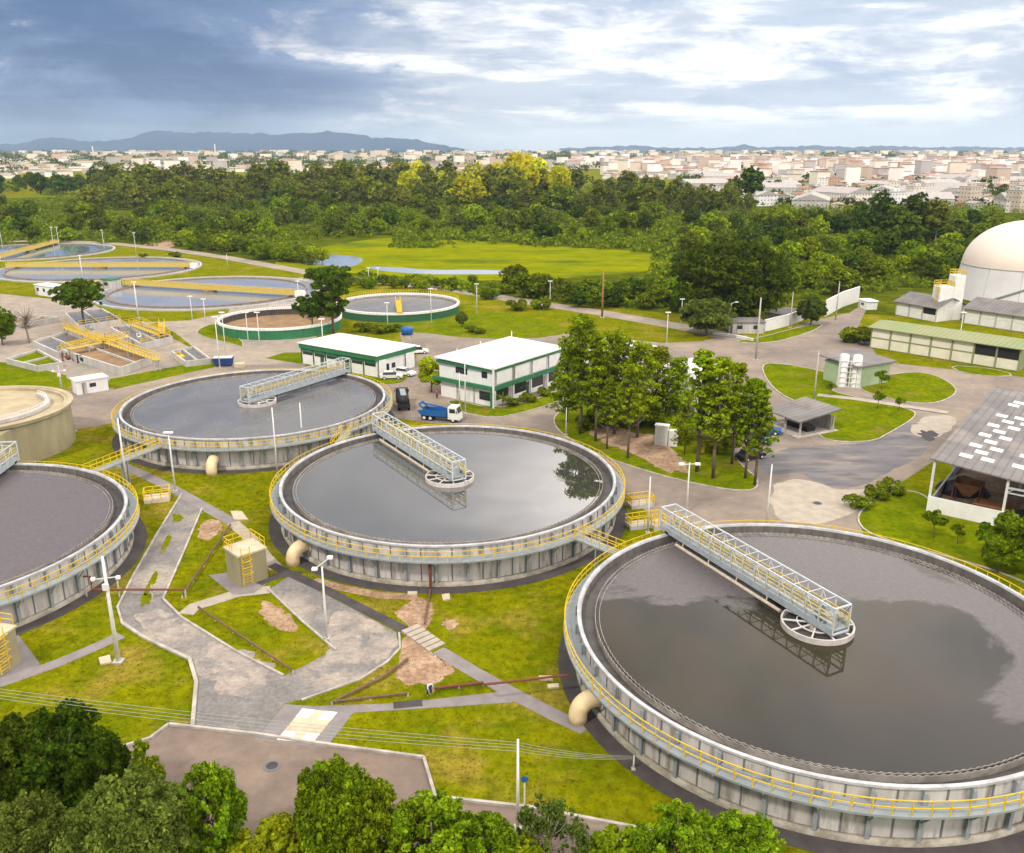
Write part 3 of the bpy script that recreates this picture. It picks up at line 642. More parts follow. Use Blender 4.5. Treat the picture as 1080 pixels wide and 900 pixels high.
# -- utility boxes with yellow ladders
def valve_house(near, right, left, h, label):
    pn, pr, pl = G(*near), G(*right), G(*left); a, L = frame2(pn, pr); D = (pl-pn).length
    L = max(L, 2.6); D = max(D, 2.6)
    b = thing('valve_house', label, 'valve house', (pn.x,pn.y,0), a, 'sand-coloured valve houses')
    MB().box((0,0,0),(L,D,h)).build('wall', M['sand_wall'], b); MB().box((-.12,-.12,h+.002),(L+.12,D+.12,h+.2)).build('roof_slab', M['slab_cream'], b)
    r = MB()
    for (p, q) in (((L,.1),(L,D)),((L,D),(0,D)),((0,D),(0,D*.45))):
        p = Vector((*p,h+.2)); q = Vector((*q,h+.2))
        for zz in (.55,1.05): r.beam(p+Vector((0,0,zz)), q+Vector((0,0,zz)), .06)
        for k in range(4): c = p+(q-p)*(k/3); r.beam(c, c+Vector((0,0,1.05)), .06)
    r.build('railing', M['yellow'], b)
    l = MB()
    for y in (-.14,):
        for x in (.15,1.05): l.beam((x,-.3,.3),(x,-.3,h+1.0),.07)
        for k in range(11): l.beam((.15,-.3,.6+k*(h)/11),(1.05,-.3,.6+k*h/11),.05)
        for k in range(4): l.beam((.15,-.75,1.6+k*.7),(1.05,-.75,1.6+k*.7),.04); l.beam((.15,-.3,1.6+k*.7),(.15,-.75,1.6+k*.7),.04); l.beam((1.05,-.3,1.6+k*.7),(1.05,-.75,1.6+k*.7),.04)
    l.build('ladder', M['yellow'], b)
    return b
valve_house((255,620), (283,610), (236,611), 3.3, 'sand-coloured valve house with yellow ladder between gravel path and mirror-like tank')
valve_house((-2,716), (20,700), (-24,700), 3.3, 'sand-coloured valve house cut by the left edge of the photo, yellow ladder on its side')
# -- sand-coloured digester
cxy = (-77.6,121.5)
t = thing('sludge_thickener', 'large sand-coloured cylinder with cream debris-strewn top at the left edge', 'tank', (*cxy,0))
MB().lathe([(12.2,0),(12.2,5.6),(12.6,5.75),(12.6,6.1)], 96).build('wall', M['sand_wall'], t)
MB().lathe([(12.6,6.1),(11.4,6.1),(11.4,5.7),(0,5.9)], 96).build('top', M['sand_top'], t)
bx = MB(); bx.box((-9,-11.6,0),(9.4,-5,5.58)); bx.build('side_chamber', M['sand_wall'], t)
pr = MB(); ring_rail(pr, 9.2, 5.75, 40, 1.0, -2.2, 1.0, .05); pr.build('railing', M['galv'], t)
pw = MB(); pw.lathe([(9.6,5.8),(9.6,6.3),(8.8,6.3),(8.8,5.8)], 64, True, -2.2, 1.0); pw.build('inner_parapet', M['concrete'], t)
yl = MB(); yl.lathe([(12.65,6.1),(12.65,6.22),(11.9,6.22),(11.9,6.1)], 96, True); yl.build('edge_beam', M['sand_top'], t)
# -- empty tank with green wall, and green tank with yellow rails
def green_tank(c, R, h, label, full, a_bridge=None, wallm='green'):
    t = thing('round_tank', label, 'tank', (*c,0))
    MB().lathe([(R,0),(R,h-.55)], 96).build('wall', M[wallm], t)
    MB().lathe([(R+.12,h-.55),(R+.12,h),(R-.45,h),(R-.45,h-.55)], 96, True).build('rim', M['roof_white'], t)
    MB().lathe([(R-.3,h-.5),(R-.3,.25 if not full else h-1.2)], 96).build('inner_wall', M['channel'] if not full else M['concrete'], t)
    if full: MB().disc(R-.3, h-.9, 96).build('water_surface', M['pond_grey'], t)
    else: MB().lathe([(R-.3,.7),(R*.5,.3),(0,.05)], 96).build('floor', M['rust_floor'], t)
    r = MB(); ring_rail(r, R+.1, h, 60, 1.05, .2, 2.9 if full else 2.0, .05); r.build('railing', M['yellow' if full else 'galv'], t)
    if a_bridge is not None:
        g = MB(); g.T = Matrix.Rotation(a_bridge,4,'Z'); g.box((-R-.2,-.7,h+.01),(R*.1,.7,h+.35))
        for s in (-1,1):
            for zz in (.95,1.4): g.beam((-R,s*.65,h+zz),(R*.1,s*.65,h+zz),.09)
            for k in range(12): g.beam((-R+k*R*1.1/11,s*.65,h+.3),(-R+k*R*1.1/11,s*.65,h+1.4),.09)
        g.build('bridge', M['yellow'], t)
M['pond_grey'] = mat('pond_grey', (.20,.19,.185), (.15,.14,.135), .25, .25, metal=.2, detail=8)
M['rust_floor'] = mat('rust_floor', (.30,.19,.09), (.20,.13,.075), .3, .9, detail=8)
green_tank((-57,213), 14.8, 2.7, 'empty round tank with green outer wall, white rim and rusty floor', False)
green_tank((-31,236.5), 16.6, 2.4, 'round tank with dark green wall and yellow footbridge, beyond the long office', True, PI/2+.15, 'green_dark')
# -- big basins
M['basin_water'] = mat('basin_water', (.30,.33,.38), (.24,.26,.31), .06, .12, metal=.25, detail=6)
M['basin_water_blue'] = mat('basin_water_blue', (.22,.30,.40), (.17,.23,.32), .06, .06, metal=.4, detail=6)
def basin(c, R, bridge, label, wm, gl):
    t = thing('settling_basin', label, 'basin', (c.x,c.y,0), 0, 'wide basins by the river')
    MB().lathe([(R+.5,0),(R+.5,.5),(R-.2,.5),(R-.2,.2)], 128).build('rim', M['concrete'], t)
    MB().disc(R-.2, .22, 128).build('water_surface', M[wm], t)
    MB().lathe([(R-3.6,.2),(R-3.6,.62),(R-4.1,.62),(R-4.1,.2)], 128, True).build('launder', M['weir_brown'], t)
    g = MB(); g.T = Matrix.Rotation(bridge[0],4,'Z'); x0, x1 = bridge[1]*R, bridge[2]*R
    g.box((x0,-.8,.9),(x1,.8,1.5)); n = 24
    for s in (-1,1):
        for zz in (2.0,2.5): g.beam((x0,s*.8,zz),(x1,s*.8,zz),.12)
        for k in range(n+1): g.beam((x0+(x1-x0)*k/n,s*.8,1.5),(x0+(x1-x0)*k/n,s*.8,2.5),.12)
        g.box((x0,s*.86-.05,.9),(x1,s*.86+.05,2.1))
    bo = g.build('bridge', M['yellow_pale'], t)
    e = MB(); e.T = Matrix.Rotation(bridge[0],4,'Z'); e.box((x1-1.5,-1.2,.5),(x1+.8,1.2,2.2)); e.build('drive_carriage', M['white'], t)
    e = MB(); e.lathe([(2.4,.2),(2.4,.85),(0,.9)], 24); e.build('centre_well', M['weir_brown'], t)
M['weir_brown'] = mat('weir_brown', (.28,.20,.13), (.20,.15,.11), .5, .9)
M['kerb_white'] = M['white']
basin(G(31,266), 33.5, (-1.45,-.98,.98), 'far wide basin of blue water crossed by a short yellow footbridge', 'basin_water_blue', 0)
c2 = G(106,284); basin(c2, 35, (0.0,-.98,1.0), 'middle wide basin with a straight yellow bridge beyond the white cabins', 'basin_water', 0)
c3 = G(221,308.5); a3 = math.atan2(G(330,312).y-G(125,299).y, G(330,312).x-G(125,299).x)
basin(c3, 33, (a3,-1.0,1.0), 'near wide basin with long yellow bridge in front of the araucaria', 'basin_water', 0)
# -- aeration block: low concrete tanks and yellow gangways
def conc_tank(px, h, label, wm='pond_grey', th=.4, rail=()):
    p = [Vector(G(*q)) for q in px]; c = sum(p, Vector())/4; c.z = 0
    t = thing('concrete_tank', label, 'tank', c, 0, 'low open concrete tanks of the aeration block')
    w = MB()
    q = [v-c for v in p]
    for i in range(4):
        a, b2 = q[i], q[(i+1)%4]; w.beam(a+Vector((0,0,h/2)), b2+Vector((0,0,h/2)), th, h)
    m = (q[0]+q[1])/2; n2 = (q[2]+q[3])/2
    w.beam(m+Vector((0,0,h/2-.05)), n2+Vector((0,0,h/2-.05)), th*.8, h-.1)
    w.build('wall', M['concrete'], t)
    for i in rail:
        r = MB(); a, b2 = q[i], q[(i+1)%4]; n = max(3, int((b2-a).length/1.6))
        for zz in (.55,1.1): r.beam(a+Vector((0,0,h+zz)), b2+Vector((0,0,h+zz)), .09)
        for k in range(n+1): c3_ = a+(b2-a)*(k/n); r.beam(c3_+Vector((0,0,h)), c3_+Vector((0,0,h+1.1)), .09)
        r.build('railing', M['yellow'], t)
    MB().face([(*(v*.985)[:2],h-.5) for v in q]).build('water_surface', M[wm], t)
conc_tank([(66,376),(112,364),(160,384),(128,396)], 1.6, 'open concrete tank with brown water nearest the strip of lawn', 'rust_floor', rail=(0,1))
conc_tank([(36,366),(72,356),(98,366),(62,378)], 1.4, 'open concrete tank with grey water left of the yellow gangways', rail=(1,2))
conc_tank([(118,352),(150,346),(182,362),(150,370)], 1.6, 'open concrete tank beside the paved yard right of the yellow gangways', rail=(0,1,2))
conc_tank([(8,384),(40,392),(66,388),(40,374)], 1.2, 'low concrete enclosure with grass growing inside', 'lawn')
conc_tank([(70,336),(108,331),(128,343),(84,350)], 1.5, 'open concrete tank under the dark spreading tree', rail=(2,))
conc_tank([(182,376),(205,371),(222,384),(196,387)], 1.2, 'small concrete tank at the end of the yellow gangways by the round tank')
conc_tank([(-4,352),(30,346),(62,340),(30,337)], 1.4, 'open concrete tank behind the leafless tree', 'rust_floor')
def gangway(px, z, label, w=1.2):
    p, q = G(*px[0]), G(*px[1]); a, L = frame2(p, q); t = thing('gangway', label, 'gangway', (p.x,p.y,0), a, 'yellow gangways over the aeration block')
    MB().box((0,-w/2,z-.14),(L,w/2,z)).build('deck', M['yellow_pale'], t); n = max(3,int(L/1.4))
    for s in (-1,1):
        r = MB()
        for zz in (.55,1.1): r.beam((0,s*w/2,z+zz),(L,s*w/2,z+zz),.09)
        for i in range(n+1): r.beam((L*i/n,s*w/2,z),(L*i/n,s*w/2,z+1.1),.09)
        r.build('handrail', M['yellow'], t)
    for i in (0,1,2):
        for s in (-1,1): MB().beam((L*(.03+.47*i),s*w*.4,0),(L*(.03+.47*i),s*w*.4,z-.14),.2).build('support_post', M['concrete'], t)
for px, z, lb in (([(70,356),(112,372)],2.4,'yellow gangway running from under the spreading tree past the leafless tree'),
                  ([(74,380),(112,372)],2.4,'yellow gangway on the left side of the brown-water tank'),
                  ([(112,372),(168,392)],2.4,'longest yellow gangway, along the tank nearest the lawn'),
                  ([(112,372),(136,366)],2.4,'short yellow gangway in the middle of the block'),
                  ([(140,352),(172,364)],2.2,'yellow gangway beside the paved yard'),
                  ([(172,364),(172,350)],2.2,'short yellow gangway end standing at the paved yard')):
    gangway(px, z, lb)
def pump_unit(px, label, col, s=1.0):
    p = G(*px); t = thing('pump_unit', label, 'pump', p, R_.uniform(0,3))
    MB().box((-.9*s,-.6*s,0),(.9*s,.6*s,.3*s)).build('base', M['concrete'], t)
    m = MB(); m.tube([(-.7*s,0,.8*s),(.7*s,0,.8*s)], .45*s, 14); m.build('motor', M[col], t, True)
    m = MB(); m.tube([(.5*s,0,.8*s),(.5*s,0,1.6*s),(.5*s,.9*s,1.7*s),(.5*s,.9*s,0)], .16*s, 8); m.build('pipe', M[col], t)
for px, lb, col in (((96,350),'grey pump on the block under the spreading tree','bracket'),((125,353),'rusty pump beside the short yellow gangway','rust'),
                    ((88,383),'dark pump at the corner of the brown-water tank','dark'),((72,381),'red-brown pump by the slender pole','red_rust'),
                    ((192,380),'yellow pump on the small concrete tank','yellow'),((148,360),'pale pump on the tank by the paved yard','galv')):
    pump_unit(px, lb, col)
# -- gas holder dome
dc = Vector((150.5,259,0)); t = thing('gas_holder', 'huge white and pinkish dome at the right edge', 'gas holder', dc)
MB().lathe([(18.0,0),(17.2,6),(16.6,9.6)], 96).build('skirt', M['dome_skirt'], t, True)
MB().lathe([(16.62*math.cos(q),9.6+12.8*math.sin(q)) for q in [PI/2*k/24 for k in range(25)]], 96).build('dome_membrane', M['dome'], t, True)
sm = MB()
for k in range(12):
    q = 2*PI*k/12; sm.beam((18.03*math.cos(q),18.03*math.sin(q),0),(16.65*math.cos(q),16.65*math.sin(q),9.6),.12)
sm.lathe([(16.75,9.5),(16.75,9.75),(16.5,9.75),(16.5,9.5)],96,True)
sm.build('seam_band', M['concrete'], t)
st = MB()
for k in range(20):
    q = -2.5+k*.055; z = 1+k*.45; st.beam(((18.05-z*.14)*math.cos(q),(18.05-z*.14)*math.sin(q),z),((18.05-(z+.45)*.14)*math.cos(q+.055),(18.05-(z+.45)*.14)*math.sin(q+.055),z+.45),.9,.3)
st.build('stair', M['bracket'], t)
# -- twin white silo tower
p, q = G(987,338), G(1013,338); a, L = frame2(p, q); t = thing('silo_tower', 'white twin tower with yellow railings in front of the dome', 'tower', (p.x,p.y,0), a)
MB().bevbox((0,0,0),(3.6,4,8.6),.15).build('lower_block', M['white'], t); MB().bevbox((3.65,.4,0),(6.4,4,11.4),.15).build('upper_block', M['white'], t)
r = MB()
for (x0,y0,x1,y1,z) in ((0.1,.1,3.5,3.9,8.6),(3.8,.5,6.3,3.9,11.4)):
    for (p2,q2) in (((x0,y0),(x1,y0)),((x1,y0),(x1,y1)),((x1,y1),(x0,y1)),((x0,y1),(x0,y0))):
        for zz in (.6,1.2): r.beam((*p2,z+zz),(*q2,z+zz),.12)
        r.beam((*p2,z),(*p2,z+1.2),.14); mid = ((p2[0]+q2[0])/2,(p2[1]+q2[1])/2); r.beam((*mid,z),(*mid,z+1.2),.12)
r.build('railing', M['yellow'], t)
l = MB()
for x in (-.75,-.2): l.beam((x,.6,0),(x,.6,9.6),.12)
for k in range(18): l.beam((-.75,.6,.4+k*.5),(-.2,.6,.4+k*.5),.1)
for k in range(5): l.beam((-.75,.2,2+k*1.5),(-.2,.2,2+k*1.5),.09)
l.build('ladder', M['yellow'], t)
# -- sheds on the right
def shed(p, q, d, h, label, wallm, roofm, rise=1.2, over=.6, bays=6, dark=(), name='shed', second=True):
    a, L = frame2(p, q); b = thing(name, label, 'shed', (p.x,p.y,0), a)
    MB().box((0,.15,0),(L,d,h)).build('wall', M[wallm], b)
    r = MB(); th = .18
    for (y0,z0,y1,z1) in ((-over,h+.02,d/2,h+rise),(d/2,h+rise,d+over,h+.02)):
        r._add([(-over,y0,z0),(L+over,y0,z0),(L+over,y1,z1),(-over,y1,z1),(-over,y0,z0+th),(L+over,y0,z0+th),(L+over,y1,z1+th),(-over,y1,z1+th)],
               [(0,3,2,1),(4,5,6,7),(0,1,5,4),(1,2,6,5),(2,3,7,6),(3,0,4,7)])
    r.build('roof', M[roofm], b)
    g = MB()
    for x in (0,L): g._add([(x,.15,h),(x,d,h),(x,d/2,h+rise)],[(0,1,2)])
    g.build('gable', M[wallm], b)
    for i in range(bays+1): wall_panel(b, 'pier', 'olive' if roofm == 'roof_moss' else 'concrete', 'y', .145, L*i/bays-.15 if i else 0, L*i/bays+.15, 0, h, -.2)
    for i in range(bays):
        if i in dark: wall_panel(b, 'opening_shade_panel', 'dark', 'y', .146, L*i/bays+.2, L*(i+1)/bays-.2, h*.5, h-.1, -.03)  # dark sheet on the solid wall, painting the shade of an open bay
        elif second: wall_panel(b, 'wall_panel', 'cream' if roofm == 'roof_moss' else 'white', 'y', .146, L*i/bays+.2, L*(i+1)/bays-.2, h*.55, h-.15, -.05)
        wall_panel(b, 'wall_panel', 'cream' if roofm == 'roof_moss' else 'white', 'y', .146, L*i/bays+.2, L*(i+1)/bays-.2, .1, h*.47, -.05)
    return b
shed(G(917,366.5), G(1073,392), 10, 4.4, 'long shed with mossy green roof and cream wall panels along the road', 'olive', 'roof_moss', bays=7, dark=(5,6), rise=.9)
shed(G(944,332), G(986,340), 11, 3.4, 'grey-roofed white shed left of the twin tower', 'white', 'roof_grey', bays=3, dark=(2,), rise=2.2)
shed(G(1016,341), G(1120,357), 12, 3.6, 'grey-roofed shed with brick-red band below the dome', 'white', 'roof_grey', bays=6, rise=2.3)
# pump house
p, q = G(902,410), G(936,403.5); a, L = frame2(p, q); b = thing('pump_house', 'pale green pump house with flat grey roof on the lawn', 'building', (p.x,p.y,0), a)
MB().box((0,0,0),(L,7.5,4.0)).build('wall', M['pump_green'], b)
r = MB(); r._add([(-.7,-.7,4.0),(L+.9,-.7,4.0),(L+.9,8.6,4.6),(-.7,8.6,4.6),(-.7,-.7,4.25),(L+.9,-.7,4.25),(L+.9,8.6,4.85),(-.7,8.6,4.85)],[(0,3,2,1),(4,5,6,7),(0,1,5,4),(1,2,6,5),(2,3,7,6),(3,0,4,7)]); r.build('roof', M['roof_grey'], b)
MB().box((L+.003,2.2,0),(L+3.2,6.5,2.8)).build('annex', M['pump_green'], b); MB().box((L+.01,1.8,2.81),(L+3.7,6.9,3.0)).build('annex_roof', M['roof_grey'], b)
wall_panel(b, 'window', 'glass', 'y', 2.19, L+.6, L+1.1, 1.5, 2.2, -.05); wall_panel(b, 'window', 'glass', 'y', 2.19, L+1.5, L+2.0, 1.5, 2.2, -.05)
wall_panel(b, 'door', 'olive', 'y', -.004, L*.72, L*.72+1.0, 0, 2.1, -.05)
# chlorine silos left of the pump house
p = G(886,409); t = thing('dosing_cabinet', 'pair of tall white dosing columns with pipes at the pump house wall', 'cabinet', (p.x+.5,p.y+.8,0), -.25)
MB().box((-.9,-1,0),(3.4,1.6,.2)).build('base', M['concrete'], t)
for x in (0,2.3):
    m = MB(); m.lathe([(0,6.3),(.7,6.1),(.85,5.8),(.85,.2)], 24); o = m.build('column', M['white'], t, True); o.location = (x,0,0)
m = MB()
for k in range(5): m.beam((-.8,-.9,1+k*1.0),(3.1,-.9,1+k*1.0),.1)
for x in (-.7,1.15,3.0): m.beam((x,-.9,.2),(x,-.9,5.2),.12)
m.build('pipework', M['galv'], t)
# open shelter
p, q = G(812,449), G(843,461); a, L = frame2(p, q); b = thing('open_shelter', 'small open shelter with pitched grey roof beside a blue pickup', 'shelter', (p.x,p.y,0), a)
Dp = 7.0
MB().box((-.6,-.8,0),(L+.6,Dp+.6,.14)).build('floor_slab', M['kerb'], b)
for (x,y) in ((.1,.1),(L-.1,.1),(.1,Dp-.1),(L-.1,Dp-.1),(L/2,.1)): MB().box((x-.12,y-.12,.14),(x+.12,y+.12,2.5)).build('post', M['pole_conc'], b)
MB().box((.3,Dp-.4,.14),(L-.3,Dp-.25,2.5)).build('back_wall', M['wall_grey'], b)
r = MB(); r._add([(-.7,-.9,2.5),(L+.7,-.9,2.5),(L+.7,Dp+.7,3.5),(-.7,Dp+.7,3.5),(-.7,-.9,2.68),(L+.7,-.9,2.68),(L+.7,Dp+.7,3.68),(-.7,Dp+.7,3.68)],[(0,3,2,1),(4,5,6,7),(0,1,5,4),(1,2,6,5),(2,3,7,6),(3,0,4,7)]); r.build('roof', M['roof_grey'], b)
MB().box((L*.15,Dp*.35,.14),(L*.85,Dp*.6,.95)).build('workbench', M['dark'], b)
# building behind the pines
cabin((690,437), (733,424), 9, 3.2, 'low cream building behind the group of pines', 'slab_cream', 'roof_grey', 3, 'building')
cabin((640,395), (690,384), 8, 3.6, 'white flat-roofed building half hidden behind the pines', 'white', 'roof_white', 4, 'building')
cabin((722,412), (760,402), 7, 3.0, 'white low building glimpsed between the right-hand pines', 'white', 'roof_white', 3, 'building')
# far yard walls
def yard_wall(px, h, label, th=.3, m='white'):
    p = [Vector(G(*q)) for q in px]; w = MB()
    for a, b2 in zip(p, p[1:]):
        w.beam(a+Vector((0,0,h/2)), b2+Vector((0,0,h/2)), th, h)
        w.beam(a+Vector((0,0,h+.07)), b2+Vector((0,0,h+.07)), th+.15, .12)
    o = w.build('yard_wall', M[m]); tag(o, label, 'wall')
yard_wall([(870,334),(888,324),(905,318)], 4.2, 'tall white wall beside the yard entrance near the dome')
yard_wall([(806,350),(830,344),(846,338)], 2.8, 'white wall beside the big dark tree')
yard_wall([(752,353),(775,356),(794,360)], .5, 'low white kerb wall under the greyish tree')
cabin((772,352), (806,352), 6, 2.6, 'grey open-fronted garage under the big dark tree', 'wall_grey', 'roof_grey', 2, 'garage')
cabin((826,342), (848,336), 5, 2.2, 'small grey-roofed garage by the verge', 'wall_grey', 'roof_grey', 1, 'garage')
cabin((905,324), (914,327), 3, 2.2, 'little white gate lodge at the yard entrance', 'white', 'roof_white', 1, 'gate lodge')
# -- big shed on the right with checkered skylights
p, q = G(977,539), G(1056,556.5); a, L0 = frame2(p, q); b = thing('open_warehouse', 'open warehouse with a wide grey roof checkered by white skylights', 'warehouse', (p.x,p.y,0), a)
zl, zr, W, DD = 6.6, 5.6, 24, 42
def rz(u): return zl+(zr-zl)*u/12 if u < 12 else zr
r = MB(); th = .15
for (u0,u1) in ((-.4,12),(12,W)):
    z0, z1 = rz(u0), rz(u1)
    r._add([(u0,-.3,z0),(u1,-.3,z1),(u1,DD,z1),(u0,DD,z0),(u0,-.3,z0+th),(u1,-.3,z1+th),(u1,DD,z1+th),(u0,DD,z0+th)],[(0,3,2,1),(4,5,6,7),(0,1,5,4),(1,2,6,5),(2,3,7,6),(3,0,4,7)])
r.build('roof', M['roof_grey'], b)
inv = Matrix.Translation((p.x,p.y,0)) @ Matrix.Rotation(a,4,'Z'); inv = inv.inverted()
sz = [(630,147),(660,133),(565,205),(668,222),(598,240),(517,258),(632,277),(550,295),(470,312),(585,333),(502,352),(418,370),(535,395),(450,410),(365,428),(485,452),(660,490),(700,435),(700,258),(720,200)]
for (zx,zy) in sz:
    px, py = 950+zx/5.29, 400+zy/5.29; w = inv @ G(px,py,6.3); z = rz(w.x)+th; w = inv @ G(px,py,z)
    s = MB(); dz = (zr-zl)/12 if w.x < 12 else 0; uu, vv = .70, .66
    pts = [(w.x-uu,w.y-vv),(w.x+uu,w.y-vv),(w.x+uu,w.y+vv),(w.x-uu,w.y+vv)]
    s._add([(x,y,rz(x)+th+.008) for x,y in pts]+[(x,y,rz(x)+th+.05) for x,y in pts], [(4,5,6,7),(0,1,5,4),(1,2,6,5),(2,3,7,6),(3,0,4,7)])
    s.build('skylight', M['roof_white'], b)
for u in (.1,8.0,16,23.8):
    for v in (.1,14,28,41): MB().box((u-.14,v-.14,0),(u+.14,v+.14,rz(u)-.01)).build('post', M['galv'], b)
MB().box((0,-.28,0),(9.6,-.02,2.0)).build('low_wall', M['white'], b)
MB().box((-.02,.3,0),(.18,41,1.2)).build('side_wall', M['concrete'], b)
tr = MB()
for v in (.1,14): tr.beam((8,v,4.9),(23.8,v,4.9),.2); tr.beam((8,v,4.3),(23.8,v,4.3),.14); [tr.beam((8+k*1.6,v,4.3),(8.8+k*1.6,v,4.9),.08) for k in range(9)]
tr.build('roof_truss', M['steel_blue'], b)
MB().box((.2,.05,.006),(W,DD,.03)).build('floor', M['soil'], b)
def local(o, u, v, z=0): w = inv.inverted() @ Vector((u,v,z)); o.location = w; o.rotation_euler = (0,0,a); return o
t = thing('hopper', 'rusty hopper standing under the warehouse roof', 'hopper'); local(t, 3.4, 5, .03)
m = MB(); m._add([(-1.6,-1.3,3),(1.6,-1.3,3),(1.6,1.3,3),(-1.6,1.3,3),(-.4,-.4,1.2),(.4,-.4,1.2),(.4,.4,1.2),(-.4,.4,1.2)],[(0,1,5,4),(1,2,6,5),(2,3,7,6),(3,0,4,7),(4,5,6,7)]); m.build('bin', M['rust'], t)
[MB().beam((x,y,0),(x,y,3),.14).build('leg', M['red_rust'], t) for x in (-1.5,1.5) for y in (-1.2,1.2)]
t = thing('skip_container', 'brown steel skip behind the low white wall', 'skip'); local(t, 6.5, 3, .03)
m = MB(); m._add([(-1.4,-.9,.1),(1.4,-.9,.1),(1.4,.9,.1),(-1.4,.9,.1),(-2,-1.1,1.5),(2,-1.1,1.5),(2,1.1,1.5),(-2,1.1,1.5)],[(0,3,2,1),(0,1,5,4),(1,2,6,5),(2,3,7,6),(3,0,4,7)]); m.build('body', M['rust'], t)
m = MB(); [m.beam((-1.9,y,1.5),(1.9,y,1.5),.14) for y in (-1.1,1.1)]; m.build('top_rail', M['rust'], t)
t = thing('conveyor', 'dark belt conveyor running across the warehouse', 'conveyor'); local(t, 14, 4, .03)
m = MB(); m.beam((-5,0,.8),(5,0,2.6),1.0,.3); m.build('belt', M['dark'], t); [MB().beam((x,y,0),(x,y,1.7+.18*x),.14).build('leg', M['bracket'], t) for x in (-4,0,4) for y in (-.5,.5)]
for k,(u,v,c,lb) in enumerate(((2,10,'dark','heap of dark sludge cake at the back of the warehouse'),(11,8,'soil','brown heap of sludge cake beside the conveyor'))):
    m = MB(); m.lathe([(3.2,0),(2.4,.8),(1.2,1.6),(0,2.0)], 14); m.v = [(x*(1+R_.uniform(-.15,.15)),y*(1+R_.uniform(-.15,.15)),z) for x,y,z in m.v]
    o = m.build('sludge_heap', M[c]); tag(o, lb, 'heap'); local(o, u, v, .03)
# white cabinets under the pines
p = G(690,470); t = thing('switch_cabinet', 'white switch cabinet standing among the pine trunks', 'cabinet', (p.x,p.y,.1), -.35)
MB().bevbox((0,0,0),(1.9,1.1,3.0),.05).build('body', M['white'], t); MB().bevbox((2.0,.2,0),(3.3,1.1,2.4),.05).build('side_body', M['white'], t)
wall_panel(t, 'door', 'galv', 'y', -.004, .2, 1.6, .3, 2.7, -.04); MB().box((-.1,-.1,3.01),(2.0,1.2,3.1)).build('roof', M['roof_white'], t)
p = G(741,478); t = thing('yellow_valve', 'yellow valve and pipe stub on the lawn under the pines', 'valve', (p.x,p.y,.1), .3)
m = MB(); m.tube([(0,0,0),(0,0,1.0),(.9,0,1.1),(1.6,0,1.1)], .28, 10); m.build('pipe', M['yellow'], t); m = MB(); m.lathe([(.5,1.5),(.5,1.58),(.4,1.58),(.4,1.5)],16,True); m.build('handwheel', M['yellow'], t)

# ------------------------------------------------------------------ poles and lamps
def pole(px, pb, pt, label, kind='plain', m='galv', r=.13, h=None):
    p = G(px, pb); h = h or HT(px, pb, pt); t = thing('lamp_post' if kind != 'plain' else 'pole', label, 'lamp post' if kind != 'plain' else 'pole', p, 0)
    mb = MB(); mb.tube([(0,0,0),(0,0,h*.5),(0,0,h)], r, 10, r*.55); mb.build('shaft', M[m], t, True)
    MB().box((-r*2,-r*2,0),(r*2,r*2,.14)).build('base', M['concrete'], t)
    if kind == 'double':
        z = h-.25; MB().beam((-.8,0,z),(.8,.0,z+.1),.08).build('cross_arm', M['galv'], t)
        for s in (-1,1):
            a = MB(); a.bevbox((s*.95-.32,-.28,z-.02),(s*.95+.32,.22,z+.2),.04); a.build('lamp_head', M['white'], t)
    elif kind == 'low_double':
        z = h*.80; MB().beam((-1.0,0,z-.12),(1.15,.1,z+.1),.07).build('cross_arm', M['galv'], t)
        for s in (-1,1):
            a = MB(); a.bevbox((s*1.05-.17,-.16,z-.12+s*.08),(s*1.05+.17,.12,z+.14+s*.08),.03); a.build('lamp_head', M['white'], t)
        MB().box((-.25,-.32,z-1.0),(.25,-.1,z-.45)).build('control_box', M['galv'], t)
    elif kind == 'arm':
        MB().tube([(0,0,h-.1),(.5,0,h+.15),(1.1,0,h+.3)], .05, 8).build('arm', M['galv'], t)
        a = MB(); a.bevbox((.9,-.17,h+.2),(1.6,.17,h+.38),.03); a.build('lamp_head', M['white'], t)
    elif kind == 'arms':
        MB().beam((-.65,0,h-.2),(.75,.0,h+.9),.09).build('cross_arm', M['galv'], t)
        for x,z in ((-.65,h-.2),(.75,h+.9)):
            a = MB(); a.bevbox((x-.25,-.2,z-.1),(x+.25,.2,z+.12),.03); a.build('lamp_head', M['white'], t)
    elif kind == 'small':
        a = MB(); a.bevbox((-.6,-.2,h),(.6,.2,h+.18),.03); a.build('lamp_head', M['white'], t)
    return t
pole(125,698,587,'tall white floodlight mast on the lawn, two lamps on a low cross arm','low_double',r=.2)
pole(345,674,598,'white lamp post with slanting cross arm standing at the pale gravel path','arms')
pole(724,540,488,'grey lamp post with two lamp heads beside the road behind the largest tank','double')
pole(683,562,503,'plain white pole between the mirror-like tank and the largest tank',r=.12)
pole(808,556,490,'plain white pole at the far rim of the largest tank beside the road')
pole(546,874,780,'white cable pole in the lower car park lawn','plain','white')
pole(185,518,457,'white lamp post standing on the paved path below the blue-grey tank','small')
pole(134,512,441,'white pole at the railed link between the blue-grey tank and the grey scum tank','plain',r=.16)
pole(293,503,430,'taller of the two white poles between the blue-grey and mirror-like tanks','plain')
pole(320,478,425,'shorter of the two white poles between the blue-grey and mirror-like tanks','plain')
pole(635,335,285,'tall brown timber pole beside the perimeter road','plain','wood_pole',.3)
pole(797,380,314,'tall concrete pole at the road fork below the big dark tree','plain','pole_conc',.24)
pole(858,424,370,'concrete pole on the lawn beside the open shelter','plain','pole_conc',.17)
pole(881,339,297,'concrete pole in front of the tall white wall','plain','pole_conc',.2)
pole(833,346,308,'slender pole in front of the white wall by the dark tree','plain','pole_conc',.17)
